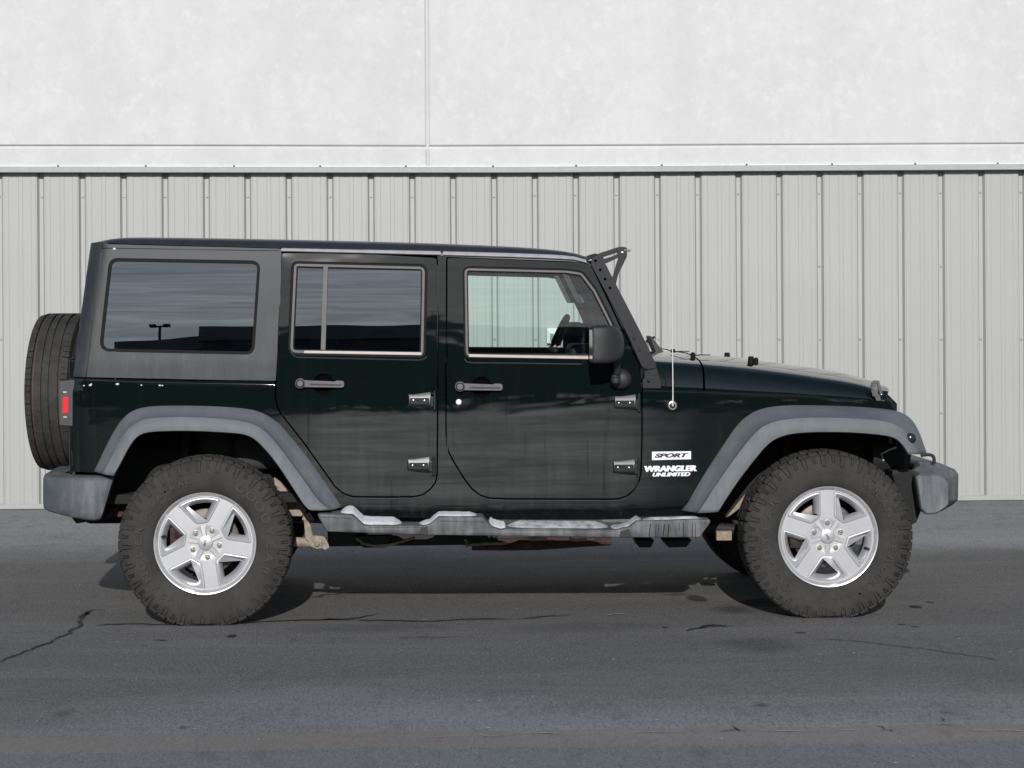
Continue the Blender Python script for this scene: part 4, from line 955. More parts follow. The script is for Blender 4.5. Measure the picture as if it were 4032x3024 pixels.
# ---- wheels
TR = 0.405; HUB = 0.384
def tyre_mesh(rot, kind, spare=False):
    bm = bmesh.new(); n = 104
    half = [(.226, -.080), (.234, -.094), (.239, -.103), (.247, -.110), (.262, -.118), (.285, -.124), (.312, -.126), (.335, -.1255), (.355, -.122), (.375, -.116), (.389, -.109), (.397, -.097), (.3995, -.06), (.400, 0)]
    if spare: half = [(r * (.97 if r > .3 else 1) - (.010 * max(0, abs(y) - .08) / .03 if r > .37 else 0), y * .96) for r, y in half]
    add_lathe(bm, half + [(r, -y) for r, y in half[-2::-1]], n)
    def prism(sec, t0, t1, t0b=None, t1b=None):     # section in (r, y) swept over an angle
        a, b = [], []
        for i, (r, y) in enumerate(sec):
            f = i / max(1, len(sec) - 1); ta, tb = t0, t1
            if t0b is not None: ta = t0 + (t0b - t0) * f; tb = t1 + (t1b - t1) * f
            a.append(bm.verts.new((r * math.cos(ta), y, r * math.sin(ta)))); b.append(bm.verts.new((r * math.cos(tb), y, r * math.sin(tb))))
        m = len(sec); bm.faces.new(a); bm.faces.new(b[::-1])
        for i in range(m): bm.faces.new((a[i - 1], a[i], b[i], b[i - 1]))
    rs = random.Random(5)
    if not spare:
        N = 50
        for s in (1, -1):
            for k in range(N):
                t = 2 * math.pi * (k + (.25 if s < 0 else 0)) / N; d = 2 * math.pi / N; big = k % 2
                sec = [(.392, -.062), (.4065, -.062), (.4062, -.098), (.4025, -.109), (.394, -.1165), (.386, -.112)]
                prism([(r, y * s) for r, y in sec], t - d * .40, t + d * .40)
                rl_ = .338 if big else .356
                # open frame of the lug on the sidewall
                w0, w1 = (.34, .20) if big else (.19, .11)
                for a0, a1 in ((-1, -.50), (.50, 1)):
                    prism([(.386, -.110 * s), (.388, -.1210 * s), (.370, -.1300 * s), (rl_, -.1330 * s), (rl_, -.120 * s)], t + d * w0 * a0, t + d * w0 * a1, t + d * w1 * a0, t + d * w1 * a1)
                if big: prism([(rl_ + .006, -.121 * s), (rl_ + .005, -.1330 * s), (rl_, -.1333 * s), (rl_ - .001, -.121 * s)], t - d * w1, t + d * w1)
            for k in range(44):
                t = 2 * math.pi * (k + .3) / 44; d = 2 * math.pi / 44; j = .25 if k % 2 else -.1
                prism([(.393, -.056 * s), (.4062, -.054 * s), (.4066, -.022 * s), (.393, -.020 * s)], t - d * .40, t + d * .34, t - d * (.40 - j), t + d * (.34 + j))
        for k in range(52):
            t = 2 * math.pi * k / 52; d = 2 * math.pi / 52
            prism([(.393, -.015), (.4068, -.014), (.4068, .014), (.393, .015)], t - d * .42, t + d * .42, t - d * .2, t + d * .64)
    else:
        for (ya, yb_) in ((-.105, -.073), (-.059, -.024), (-.013, .013), (.024, .059), (.073, .105)):
            ed0 = abs(ya) > .09 or abs(yb_) > .09; m = 84
            for k in range(m):
                t = 2 * math.pi * k / m; d = 2 * math.pi / m; o_ = rs.uniform(-.06, .06)
                ed_ = abs(ya) > .09 or abs(yb_) > .09
                g_ = .45 if ed_ else .496
                if not ed_: o_ = 0
                sec = [(.385, ya), (.3985, ya), (.3985 - (.004 if yb_ > .09 else 0), yb_), (.385, yb_)] if ya > -.09 else [(.385, yb_), (.3985, yb_), (.390, ya), (.366, ya - .006), (.370, ya)]
                if yb_ > .09: sec = [(.385, ya), (.3985, ya), (.390, yb_), (.366, yb_ + .006), (.370, yb_)]
                prism(sec, t - d * g_ + o_ * d, t + d * g_ + o_ * d)
    ca, sa = math.cos(rot), math.sin(rot)
    for v in bm.verts: v.co.x, v.co.z = v.co.x * ca - v.co.z * sa, v.co.x * sa + v.co.z * ca
    if not spare:
        for v in bm.verts:
            if v.co.z < -HUB + .002:
                e = -HUB + .002 - v.co.z; v.co.z = -HUB + .002 + min(0, -e * .02); v.co.y *= 1 + e * 1.2
            elif v.co.z < -.25: v.co.y *= 1 + .06 * (-.25 - v.co.z) / .13
    bmesh.ops.recalc_face_normals(bm, faces=bm.faces[:])
    me = bpy.data.meshes.new('tyre'); bm.to_mesh(me); bm.free(); return sharp(me, 32)
def arc_text(bm_out, s, r, a_mid, step, size):
    c = bpy.data.curves.new('t', 'FONT'); c.size = 1; c.extrude = .03; c.offset = .015; c.align_x = 'CENTER'
    o = bpy.data.objects.new('t', c); COL.objects.link(o)
    for i, ch in enumerate(s):
        c.body = ch; dg = bpy.context.evaluated_depsgraph_get(); dg.update()
        me = bpy.data.meshes.new_from_object(o.evaluated_get(dg))
        a = a_mid - (i - (len(s) - 1) / 2) * step
        vs = []
        for v in me.vertices:
            rr = r + v.co.y * size; tt = a - v.co.x * size * 1.25 / r
            yy = (-.1275 if rr > .27 else -.122)
            vs.append(bm_out.verts.new((rr * math.cos(tt), yy + (-.0042 if v.co.z > 0 else .004), rr * math.sin(tt))))
        for p in me.polygons:
            try: bm_out.faces.new([vs[k] for k in p.vertices])
            except ValueError: pass
        bpy.data.meshes.remove(me)
    bpy.data.objects.remove(o)
def letters_mesh(rot, word):
    bm = bmesh.new()
    arc_text(bm, *word)
    sp = word[3] * (len(word[0]) - 1) / 2 + .06; n_ = 24; prev = None
    for i in range(n_ + 1):
        a = word[2] - sp + 2 * sp * i / n_; cur = [bm.verts.new((r * math.cos(a), -.1228, r * math.sin(a))) for r in (word[1] - .004, word[1] + word[4] * .72)]
        if prev: bm.faces.new((prev[0], prev[1], cur[1], cur[0]))
        prev = cur
    ca, sa = math.cos(rot), math.sin(rot)
    for v in bm.verts: v.co.x, v.co.z = v.co.x * ca - v.co.z * sa, v.co.x * sa + v.co.z * ca
    me = bpy.data.meshes.new('letters'); bm.to_mesh(me); bm.free(); return me
def rim_mesh(rot):
    bm = bmesh.new(); ro = .2225; ed = []
    def ring(pts):
        vs = [bm.verts.new((x, 0, z)) for x, z in pts]
        for i in range(len(vs)): ed.append(bm.edges.new((vs[i - 1], vs[i])))
    n = 96; ring([(ro * math.cos(2 * math.pi * k / n), ro * math.sin(2 * math.pi * k / n)) for k in range(n)])
    wins = []
    for k in range(5):
        am = math.pi / 2 + math.pi / 5 + k * 2 * math.pi / 5          # between two spokes
        e = Vector((math.cos(am), math.sin(am))); t = Vector((-math.sin(am), math.cos(am)))
        hw_ = .0435                                                    # half width of a spoke
        # spoke side lines: parallel to each neighbouring spoke axis at +-36 deg from e
        def hit(r, s):                                                  # point on the side line at radius r
            sp = am + s * math.pi / 5; d = Vector((math.cos(sp), math.sin(sp))); nn = Vector((-math.sin(sp), math.cos(sp))) * (-s)
            l = math.sqrt(max(0, r * r - hw_ * hw_)); return d * l + nn * hw_
        a, b = hit(.203, 1), hit(.203, -1)
        aa, ab = math.atan2(a.y, a.x), math.atan2(b.y, b.x)
        da = (aa - ab + math.pi) % (2 * math.pi) - math.pi
        arc = [(.203 * math.cos(ab + da * i / 22),   .203 * math.sin(ab + da * i / 22)) for i in range(23)]
        # flat inner end
        li, lj = hit(.107, 1), hit(.107, -1)
        pts = arc + [tuple(li), tuple(lj)]
        wl = lambda d, pts=pts: rnd(offs([tuple(p) for p in pts], d), max(.003, .008 + d), 3)
        wins.append(wl); ring(wl(.013))
    ring(circle(0, 0, .088, 60))
    bmesh.ops.triangle_fill(bm, use_beauty=True, edges=ed, normal=(0, -1, 0))
    YF = -.080
    for v in bm.verts: v.co.y = YF
    for lp in wins:                                                   # raised lip, chamfer and wall round each window
        ls = [[bm.verts.new((x, y, z)) for x, z in lp(d)] for d, y in ((.013, YF), (.0085, YF - .0060), (.0045, YF - .0065), (-.001, YF - .0005), (-.0165, YF + .026), (-.0175, -.040))]
        for r1, r2 in zip(ls, ls[1:]):
            for i in range(len(r1)): bm.faces.new((r1[i - 1], r1[i], r2[i], r2[i - 1]))
    add_lathe(bm, [(.088, YF), (.080, YF), (.070, YF + .0012), (.062, YF + .0020), (.052, YF + .0022), (.030, YF + .0022)], 60)
    for k in range(5):                                                # ribs between the lug pockets
        a = math.pi / 2 + math.pi / 5 + k * 2 * math.pi / 5; e = Vector((math.cos(a), 0, math.sin(a))); t = Vector((-math.sin(a), 0, math.cos(a)))
        q = [e * .030 + t * .012, e * .078 + t * .0145, e * .078 - t * .0145, e * .030 - t * .012]; p = [e * .030 + t * .0075, e * .084 + t * .010, e * .084 - t * .010, e * .030 - t * .0075]
        lo = [bm.verts.new(v + Vector((0, YF + .002, 0))) for v in q]; hi = [bm.verts.new(v + Vector((0, YF - (.0025 if i in (1, 2) else .004), 0))) for i, v in enumerate(p)]
        for i in range(4): bm.faces.new((lo[i - 1], lo[i], hi[i], hi[i - 1]))
        bm.faces.new(hi)
    add_lathe(bm, [(.2195, -.060), (.2205, -.074), (.2225, -.084), (.226, -.0885), (.2285, -.096), (.2345, -.103), (.2395, -.1045), (.2405, -.100), (.2405, -.092), (.232, -.088), (.224, -.06), (.214, -.01), (.214, .09), (.238, .10), (.236, .104), (.208, .094), (.207, -.02), (.212, -.058)], 96, closed=True)
    ca, sa = math.cos(rot), math.sin(rot)
    bmesh.ops.remove_doubles(bm, verts=bm.verts[:], dist=1e-5)
    for v in bm.verts: v.co.x, v.co.z = v.co.x * ca - v.co.z * sa, v.co.x * sa + v.co.z * ca
    me = done(bm, 'rim'); return sharp(me, 30)
def nut_mesh():
    bm = bmesh.new(); add_lathe(bm, [(.001, -.020), (.006, -.0195), (.0095, -.014), (.0100, 0), (.0145, .001), (.0165, .004), (.0165, .008)], 12); return sharp(done(bm, 'nut'), 40)
NUT = nut_mesh(); NUT.materials.append(MAT['nut_steel'])
def wheel(cx, cz, rot, yc, detail=True):
    ofs = Vector((cx, yc, cz))
    def place(me, nm, mat, par):
        me.transform(Matrix.Translation(ofs)); return link(nm, me, mat, par)
    ty = place(tyre_mesh(rot, 0), 'wheel', 'rubber', CAR)
    rm = place(rim_mesh(rot), 'rim', 'alloy', ty)
    if detail:
        for word in (('GOODYEAR', .292, R(188), R(11.6), .052), ('WRANGLER', .292, R(16), R(10.5), .046), ('DURATRAC', .290, R(-58), R(7.6), .036)):
            place(letters_mesh(rot, word), 'sidewall_lettering', 'letter_rubber', ty)
    for k in range(5):
        a = math.pi / 2 + rot + k * 2 * math.pi / 5
        me = NUT.copy(); me.transform(Matrix.Translation((.066 * math.cos(a), -.0755, .066 * math.sin(a))) @ Matrix.Diagonal((1.22, .95, 1.22, 1))); place(me, 'lug_nut', None, ty)
    bm = bmesh.new(); rg = add_lathe(bm, [(.0345, -.070), (.0345, -.0865), (.0325, -.0895), (.024, -.0915), (.001, -.0925)], 32); place(sharp(done(bm, 'cap'), 30), 'centre_cap', 'alloy', ty)
    if detail:
        c = bpy.data.curves.new('t', 'FONT'); c.body = 'Jeep'; c.size = .019; c.extrude = .0006; c.align_x = 'CENTER'; c.align_y = 'CENTER'; c.offset = .0004
        o = bpy.data.objects.new('t', c); COL.objects.link(o); me = bpy.data.meshes.new_from_object(o.evaluated_get(bpy.context.evaluated_depsgraph_get())); bpy.data.objects.remove(o)
        a = rot + (R(-60) if rot == 0 else R(75)); ca, sa = math.cos(a), math.sin(a)
        for v in me.vertices: v.co = Vector((v.co.x * ca - v.co.y * sa, -.0930 - v.co.z, v.co.x * sa + v.co.y * ca))
        me.materials.clear(); place(me, 'cap_lettering', 'steel_disc', ty)
    # brake disc, hub and caliper behind the spokes
    bm = bmesh.new(); add_lathe(bm, [(.001, -.03), (.085, -.03), (.088, -.012), (.152, -.012), (.155, -.010), (.155, .012), (.085, .012)], 40); place(sharp(done(bm, 'disc')), 'brake_disc', 'steel_disc', ty)
    bm = bmesh.new(); add_box(bm, -.17, -.105, -.035, .05, -.06, .07); add_box(bm, -.15, -.10, -.042, .03, .02, .09); place(done(bm, 'cal'), 'brake_caliper', 'steel_disc' if rot == 0 else 'rust_brown', ty)
    a = rot + (R(-18) if rot == 0 else R(-18)); bm = bmesh.new(); add_tube(bm, [(.192 * math.cos(a), -.07, .192 * math.sin(a)), (.203 * math.cos(a), -.108, .196 * math.sin(a))], [.006, .0055], 8); place(done(bm, 'valve'), 'valve_cap', 'black_trim', ty)
    # dark pen marks on one spoke
    if detail:
        pts = [(.176, 162, .006, .006), (.180, 158.5, .004, .010), (.179, 155, .007, .005)] if rot == 0 else [(.178, 352.5, .004, .009), (.181, 349.5, .006, .006), (.178, 346.5, .005, .006)]
        bm = bmesh.new()
        for r_, dg_, wx, wz in pts:
            x, z = r_ * math.cos(R(dg_)), r_ * math.sin(R(dg_)); add_box(bm, x - wx / 2, x + wx / 2, -.0755, -.068, z - wz / 2, z + wz / 2)
        place(done(bm, 'pen'), 'pen_mark', 'dark_decal', ty)
    return ty
YC = -.795
wheel_r = near(wheel(0.0, HUB, R(-171.7), YC)); wheel_f = near(wheel(2.947, HUB, 0.0, YC))

# ---- spare wheel on the tailgate
def spare():
    xs_, zs_ = W(98.6, 1545, -.10); zs_ = 1.066
    cx = xs_ + .127 + .056
    rotm = Matrix.Translation((cx, 0.0, zs_)) @ Matrix.Rotation(R(-95), 4, 'Z')
    me = tyre_mesh(0.0, 0, True); me.transform(rotm); t = link('spare_wheel', me, 'spare_rubber', CAR)
    me = rim_mesh(.2); me.transform(rotm); link('rim', me, 'alloy', t)
    bm = bmesh.new(); add_lathe(bm, [(.3990, -.066), (.3990, -.060)], 84); 
    me = bpy.data.meshes.new('s'); bm.to_mesh(me); bm.free(); me.transform(rotm)
    # red line in the groove next to the outer rib
    bm = bmesh.new(); add_lathe(bm, [(.3915, -.0690), (.3930, -.0675), (.3930, -.0605), (.3915, -.059)], 84, closed=True); me = done(bm, 'stripe'); me.transform(rotm); link('red_stripe', me, 'red_stripe', t)
    bm = bmesh.new()
    for (y0, y1, a, da) in ((-.095, -.078, 181.0, .8), (-.066, -.048, 179.0, .9), (-.030, -.012, 177.5, .8), (-.011, .008, 177.0, .8), (-.054, -.045, 195.5, .6), (-.095, -.085, 197, .5), (-.100, -.074, 130, 3.4)):
        v = [bm.verts.new((.4005 * math.cos(R(-a_)), y, .4005 * math.sin(R(-a_)) * -1)) for y, a_ in ((y0, a - da), (y1, a - da), (y1, a + da), (y0, a + da))]
        bm.faces.new(v)
    # marks face the camera side (-y in the world)
    me = bpy.data.meshes.new('chalk'); bm.to_mesh(me); bm.free(); me.transform(rotm @ Matrix.Rotation(R(0), 4, 'Y')); 
    link('chalk_marks', me, 'chalk', t)
    tube('spare_carrier', [(cx + .02, 0, zs_), (-.66, 0, zs_)], .09, 'underbody', t, 16)
spare()
# ---- tail light
def tail():
    y = -.70
    lp = rnd([W(*Z('P', q)[0], -.74) for q in ((296, 566), (405, 556), (416, 590), (412, 885), (394, 896), (298, 888))], .008)
    Sf = lambda x, z: -.765
    t = near(panel('tail_light', lp, [], Sf, .16, 'tail_housing', CAR, .008, 3))
    lp = [W(*Z('P', q)[0], -.768) for q in ((316, 684), (358, 684), (356, 804), (316, 806))]
    panel('red_reflector', rnd(lp, .002), [], Sf, .008, 'red_lens', t, .002, 2, dy=-.004)
    for q in ((318, 644, 345, 653), (320, 829, 346, 837)):
        lp = [W(*Z('P', p)[0], -.768) for p in ((q[0], q[1]), (q[2], q[1]), (q[2], q[3]), (q[0], q[3]))]
        a, b = lp[0], lp[2]; bm = bmesh.new()
        for i in range(4):
            x = a[0] + (b[0] - a[0]) * i / 4; add_box(bm, x, x + (b[0] - a[0]) * .17, -.7665, -.7645, min(a[1], b[1]), max(a[1], b[1]))
        link('lens_marking', done(bm, 'mk'), 'pale_mark', t, False)
    lp = [W(*Z('P', q)[0], -.70) for q in ((290, 600), (300, 600), (300, 860), (290, 860))]
    xl = lp[0][0]; box('red_lens', xl + .0045, xl + .012, -.735, -.635, lp[2][1], lp[0][1], 'red_lens', t, .006)
tail()

# ---- bumpers
def bumpers():
    zt = W(*Z('P', (600, 1280))[0], -.885)[1]; zb = W(*Z('P', (500, 1605))[0], -.885)[1]
    xr = W(*Z('P', (150, 1380))[0], -.70)[0]; xft = W(*Z('P', (690, 1282))[0], -.89)[0]; xfb = W(*Z('P', (590, 1605))[0], -.89)[0]
    rows = []
    for f, ins, drop in ((0, .05, 0), (0, .02, 0), (.06, .006, 0), (.2, 0, 0), (.55, 0, 0), (.9, .004, 0), (.97, .012, 0), (1, .03, 0)):
        z = zb + (zt - zb) * f; xf = xfb + (xft - xfb) * f - ins * .3
        z_r = z + (.045 * (1 - f) if f < .5 else 0)
        half = [(xf, -.80), (xf, -.875 + ins), (xf - .03, -.892 + ins), (xr + .22, -.888 + ins), (xr + .12, -.862 + ins), (xr + .055, -.815 + ins * .8), (xr + .018 + ins * .4, -.74), (xr + ins * .6, -.62), (xr - .012 + ins * .6, -.3), (xr - .015 + ins * .6, 0)]
        row = []
        for x, y in half: row.append((x, y, z + .05 * (1 - f) * max(0, min(1, (xr + .25 - x) / .25))))
        row += [(x, -y, z) for (x, y, z) in row[-2::-1]]
        # inner wall
        row += [(xr + .10, .6, z), (xr + .10, 0, z), (xr + .10, -.6, z)]
        rows.append(row)
    rb = loft('rear_bumper', rows, 'bumper_plastic', CAR, True, True, sh=50)
    # front bumper: swept-back end caps and a deeper middle
    pts = [(755, 1012), (800, 1310), (850, 1364), (950, 1358), (1040, 1300), (1066, 1270), (1072, 1070), (1030, 1012), (960, 985), (800, 980)]
    end = [W(*Z('K', q)[0], -.80) for q in pts]; mid = [W(*Z('K', q)[0], -.45) for q in [(700, 900), (760, 1290), (850, 1340), (960, 1330), (1060, 1270), (1110, 1225), (1114, 985), (1080, 940), (950, 885), (740, 860)]]
    cx = sum(p[0] for p in end) / 10; cz = sum(p[1] for p in end) / 10
    rows = []
    st = [(-.83, 'e', .90), (-.82, 'e', .985), (-.79, 'e', 1.0), (-.62, 'e', 1.0), (-.54, 'h', 1), (-.47, 'm', 1.0), (0, 'm', 1.0), (.47, 'm', 1), (.54, 'h', 1), (.62, 'e', 1), (.79, 'e', 1), (.82, 'e', .985), (.83, 'e', .9)]
    for y, kd, s in st:
        a = end if kd == 'e' else mid if kd == 'm' else [tuple(Vector(p).lerp(Vector(q), .5)) for p, q in zip(end, mid)]
        sw = .02 * max(0, abs(y) - .6) / .2
        lp = rnd([(cx + (x - cx) * s - sw, cz + (z - cz) * s) for x, z in a], .013, 3)
        rows.append([(x, y, z) for x, z in lp])
    fb = loft('front_bumper', rows, 'bumper_plastic', CAR, True, True, sh=34)
    # tow loop on the top
    p = [W(*Z('K', q)[0], -.55) for q in ((828, 806), (872, 808), (896, 830), (896, 890))]
    o = tube('tow_hook', [(p[0][0] - .03, -.55, p[0][1] - .004)] + [(x, -.55, z) for x, z in resample(smooth_line([(a, 0, b) for a, b in p], 2), 9) and [(v.x, v.z) for v in resample(smooth_line([(a, 0, b) for a, b in p], 2), 9)]], .0085, 'frame_black', fb, 10)
    box('bumper_bracket', 3.05, 3.5, -.52, -.42, .50, .60, 'frame_black', fb, .006)
    # dark valance panel and splash shield behind the bumper
    lp = [W(*Z('K', q)[0], -.72) for q in ((700, 960), (800, 1290), (740, 1440), (690, 1470), (640, 1300), (560, 1160), (520, 1000))]
    near(panel('splash_shield', rnd(lp, .01), [], lambda x, z: -.70, .01, 'underbody', CAR, .003, 1))
    lp = [W(*Z('K', q)[0], -.70) for q in ((350, 600), (640, 640), (630, 800), (560, 960), (400, 980), (300, 860))]
    for s in (1,):
        x, z = W(*Z('K', (560, 860))[0], -.62); lathe('lamp_housing', [(.10, -.10), (.10, .05), (.07, .09), (.02, .10)], 20, 'underbody', CAR, (x - .02, -.52, z + .02), 'x')
        x, z = W(*Z('K', (455, 820))[0], -.60); tube('brake_hose', [(x - .02, -.62, z - .02), (x - .035, -.63, z + .012), (x + .01, -.63, z + .035), (x + .04, -.63, z + .045)], .004, 'pale_mark', CAR, 6)
        xa, za = W(*Z('K', (500, 950))[0], -.66); xb, zb2 = W(*Z('K', (690, 985))[0], -.66); box('frame_bracket', xa, xb, -.67, -.55, zb2 - .012, za, 'frame_black', CAR, .004)
bumpers()

# ---- side step with frozen slush
def step():
    yo = -.945; yi = -.79
    px = Z('L', (240, 372), (120, 170), (520, 182), (560, 214), (640, 290), (700, 298), (1300, 302), (1362, 284), (1460, 202), (1950, 208), (1976, 246), (2050, 318), (2140, 346)) + Z('M', (0, 296), (1060, 305), (1172, 280), (1250, 222), (1810, 205), (1958, 210), (1965, 238), (1860, 386), (1100, 388)) + Z('L', (1340, 408))
    lp = [W(u, v, yo) for u, v in px]
    rl_ = rnd(lp, .012, 3)
    bm = bmesh.new()
    def lay(y, d): return [bm.verts.new((x, y, z)) for x, z in offs(rl_, d)]
    f = [lay(yo + .02, -.006), lay(yo + .004, -.001), lay(yo, -.008)]
    back = [bm.verts.new((x, yi, z + (.006 if z > .40 else .03))) for x, z in offs(rl_, -.004)]
    rings = [back, lay(yo + .012, 0), lay(yo + .003, -.003), lay(yo, -.009)]
    for v in f[0] + f[1] + f[2]: bm.verts.remove(v)
    for a, b in zip(rings, rings[1:]):
        for i in range(len(a)): bm.faces.new((a[i - 1], a[i], b[i], b[i - 1]))
    ed = [bm.edges.get((rings[-1][i - 1], rings[-1][i])) for i in range(len(rings[-1]))]
    bmesh.ops.triangle_fill(bm, use_beauty=True, edges=ed, normal=(0, -1, 0))
    s = near(link('side_step', sharp(done(bm, 'step'), 40), 'step_plastic', CAR))
    for zone, pts in (('L', [(1262, 318), (1318, 312), (1338, 300), (1342, 402), (1300, 408), (1250, 396)]), ('M', [(1090, 320), (1172, 300), (1192, 380), (1080, 384)])):
        panel('step_joint', [W(*Z(zone, q)[0], yo) for q in pts], [], lambda x, z: yo - .0015, .02, 'black_trim', s, .002, 1)
    # ridge line along the face of the raised parts
    for zone, a, b in (('L', (1480, 250), (1960, 262)), ('L', (700, 318), (1240, 322)), ('M', (40, 310), (1040, 318)), ('L', (160, 208), (500, 222))):
        (xa, za), (xb, zb) = W(*Z(zone, a)[0], yo), W(*Z(zone, b)[0], yo)
        tube('step_ridge', [(xa, yo + .001, za), (xb, yo + .001, zb)], .0035, 'step_plastic', s, 8)
    # slush lying on the treads
    rs = random.Random(11)
    def slush(zone, top, depth=(.01, .13), h=.012, hi_=True, n=70, dens=1.0):
        line = resample([(a, 0, b) for a, b in [W(*Z(zone, q)[0], yo + .01) for q in top]], n); rows = []
        ph = [rs.uniform(0, 6.28) for _ in range(6)]
        for i, p in enumerate(line):
            e = min(1, i / 9, (n - 1 - i) / 9) ** .7; row = []
            w_ = lambda k: .5 + .5 * math.sin(i * (.13 + .07 * k) + ph[k]) * math.sin(i * .06 * (k + 1) + ph[k + 1])
            m = 9; ym_ = yo + .5 * (depth[0] + depth[1]); y0 = yo + depth[0] + .016 * w_(0); y1 = yo + depth[1] - .012 * w_(1); y0 = ym_ + (y0 - ym_) * (.25 + .75 * e)
            for k in range(m):
                f = k / (m - 1); hh = h * e * (1 - (2 * f - 1) ** 4) * (.55 + .5 * w_(2) + rs.uniform(-.02, .02)) * dens
                row.append((p.x, y0 + (y1 - y0) * f, p.z - .002 + (.030 if hi_ else .012) * f * e + (hh if 0 < k < m - 1 else -.004)))
            rows.append(row)
        return rows
    for zone, top, d, h, hi_ in (('L', [(380, 176), (440, 168), (520, 178), (560, 210), (640, 286), (760, 294), (1060, 298)], (.014, .15), .007, True), ('L', [(1240, 300), (1362, 280), (1460, 198), (1700, 200), (1890, 204)], (.008, .14), .007, False), ('L', [(2010, 280), (2060, 316), (2140, 342), (2210, 350)], (.02, .15), .007, True),
                            ('M', [(0, 292), (300, 296), (620, 300), (1000, 304)], (.012, .15), .004, True), ('M', [(1000, 304), (1090, 304), (1170, 280), (1250, 218), (1300, 212)], (.006, .13), .007, False), ('M', [(1300, 216), (1500, 212), (1740, 206), (1900, 208)], (.004, .05), .003, False)):
        near(loft('slush_crust', slush(zone, top, d, h, hi_), 'snow_crust' if zone == 'L' and h > .0045 else 'frost_grey', s))
        NEAR.pop()
    # drips frozen on the front end face
    for q in (1375, 1432, 1456, 1510, 1555, 1652, 1695, 1780, 1808):
        a, b = W(*Z('M', (q + 4, 255 if q < 1600 else 240))[0], yo), W(*Z('M', (q - (8 if q < 1600 else -6), 378 if q not in (1652,) else 320))[0], yo)
        tube('drip_mark', [(a[0], yo - .0003, a[1]), (b[0], yo - .0003, b[1])], .0024 if q in (1510, 1555, 1375) else .0016, 'black_trim', s, 6)
step()

# ---- badges
def badge():
    (xa, za), (xb, zb) = [WS(*Z('J', q)[0], S_body) for q in ((462, 1323), (887, 1409))]
    pl = panel('badge_plate', rnd([(xa, zb), (xb, zb + .002), (xb, za), (xa, za)], .001), [], S_body, .003, 'white_decal', CAR, .0008, 1, dy=-.0015)
    h = za - zb; wd = xb - xa
    text_mesh('badge_lettering', 'SPORT', xa + wd * .06, xb - wd * .07, zb + h * .28, za - h * .22, S_body, 'dark_decal', pl, .35, .036, .001, -.0016, .0022)
    x0, x1 = xb - wd * .22, xb; zz = zb + h * .66
    (xa, za), (xb, zb) = [WS(*Z('J', q)[0], S_body) for q in ((376, 1478), (944, 1530))]
    text_mesh('model_lettering', 'WRANGLER', xa, xb, zb - .002, za, S_body, 'white_decal', CAR, .12, .048, .002, -.001, .0035)
    (xa, za), (xb, zb) = [WS(*Z('J', q)[0], S_body) for q in ((466, 1552), (876, 1588))]
    text_mesh('trim_lettering', 'UNLIMITED', xa, xb, zb, za, S_body, 'white_decal', CAR, .25, .036, .002, -.001, .0022)
badge()
# ---- antenna
def antenna():
    x, z = WS(*Z('J', (684, 822))[0], S_body); y = S_body(x, z)
    a = lathe('antenna', [(.003, -.020), (.008, -.018), (.010, -.010), (.014, -.009), (.021, -.008), (.0225, -.004), (.025, -.003), (.0265, .004)], 24, 'black_trim', CAR, (x, y, z))
    lathe('antenna_ring', [(.0165, -.009), (.0170, -.0105), (.0205, -.0095), (.021, -.0075)], 24, 'nut_steel', a, (x, y, z))
    t = W(*Z('D', (1160, 470))[0], y - .03); m = W(*Z('J', (685, 190))[0], y - .02)
    tube('antenna_mast', [(x, y - .018, z - .002), (x + .0005, y - .022, z + .05), (m[0], y - .022, m[1])], [.0042, .0027, .0023], 'mast_steel', a, 10)
    tube('antenna_mast', [(m[0], y - .022, m[1]), (t[0], y - .03, t[1])], [.0018, .0012], 'mast_steel', a, 8)
antenna()

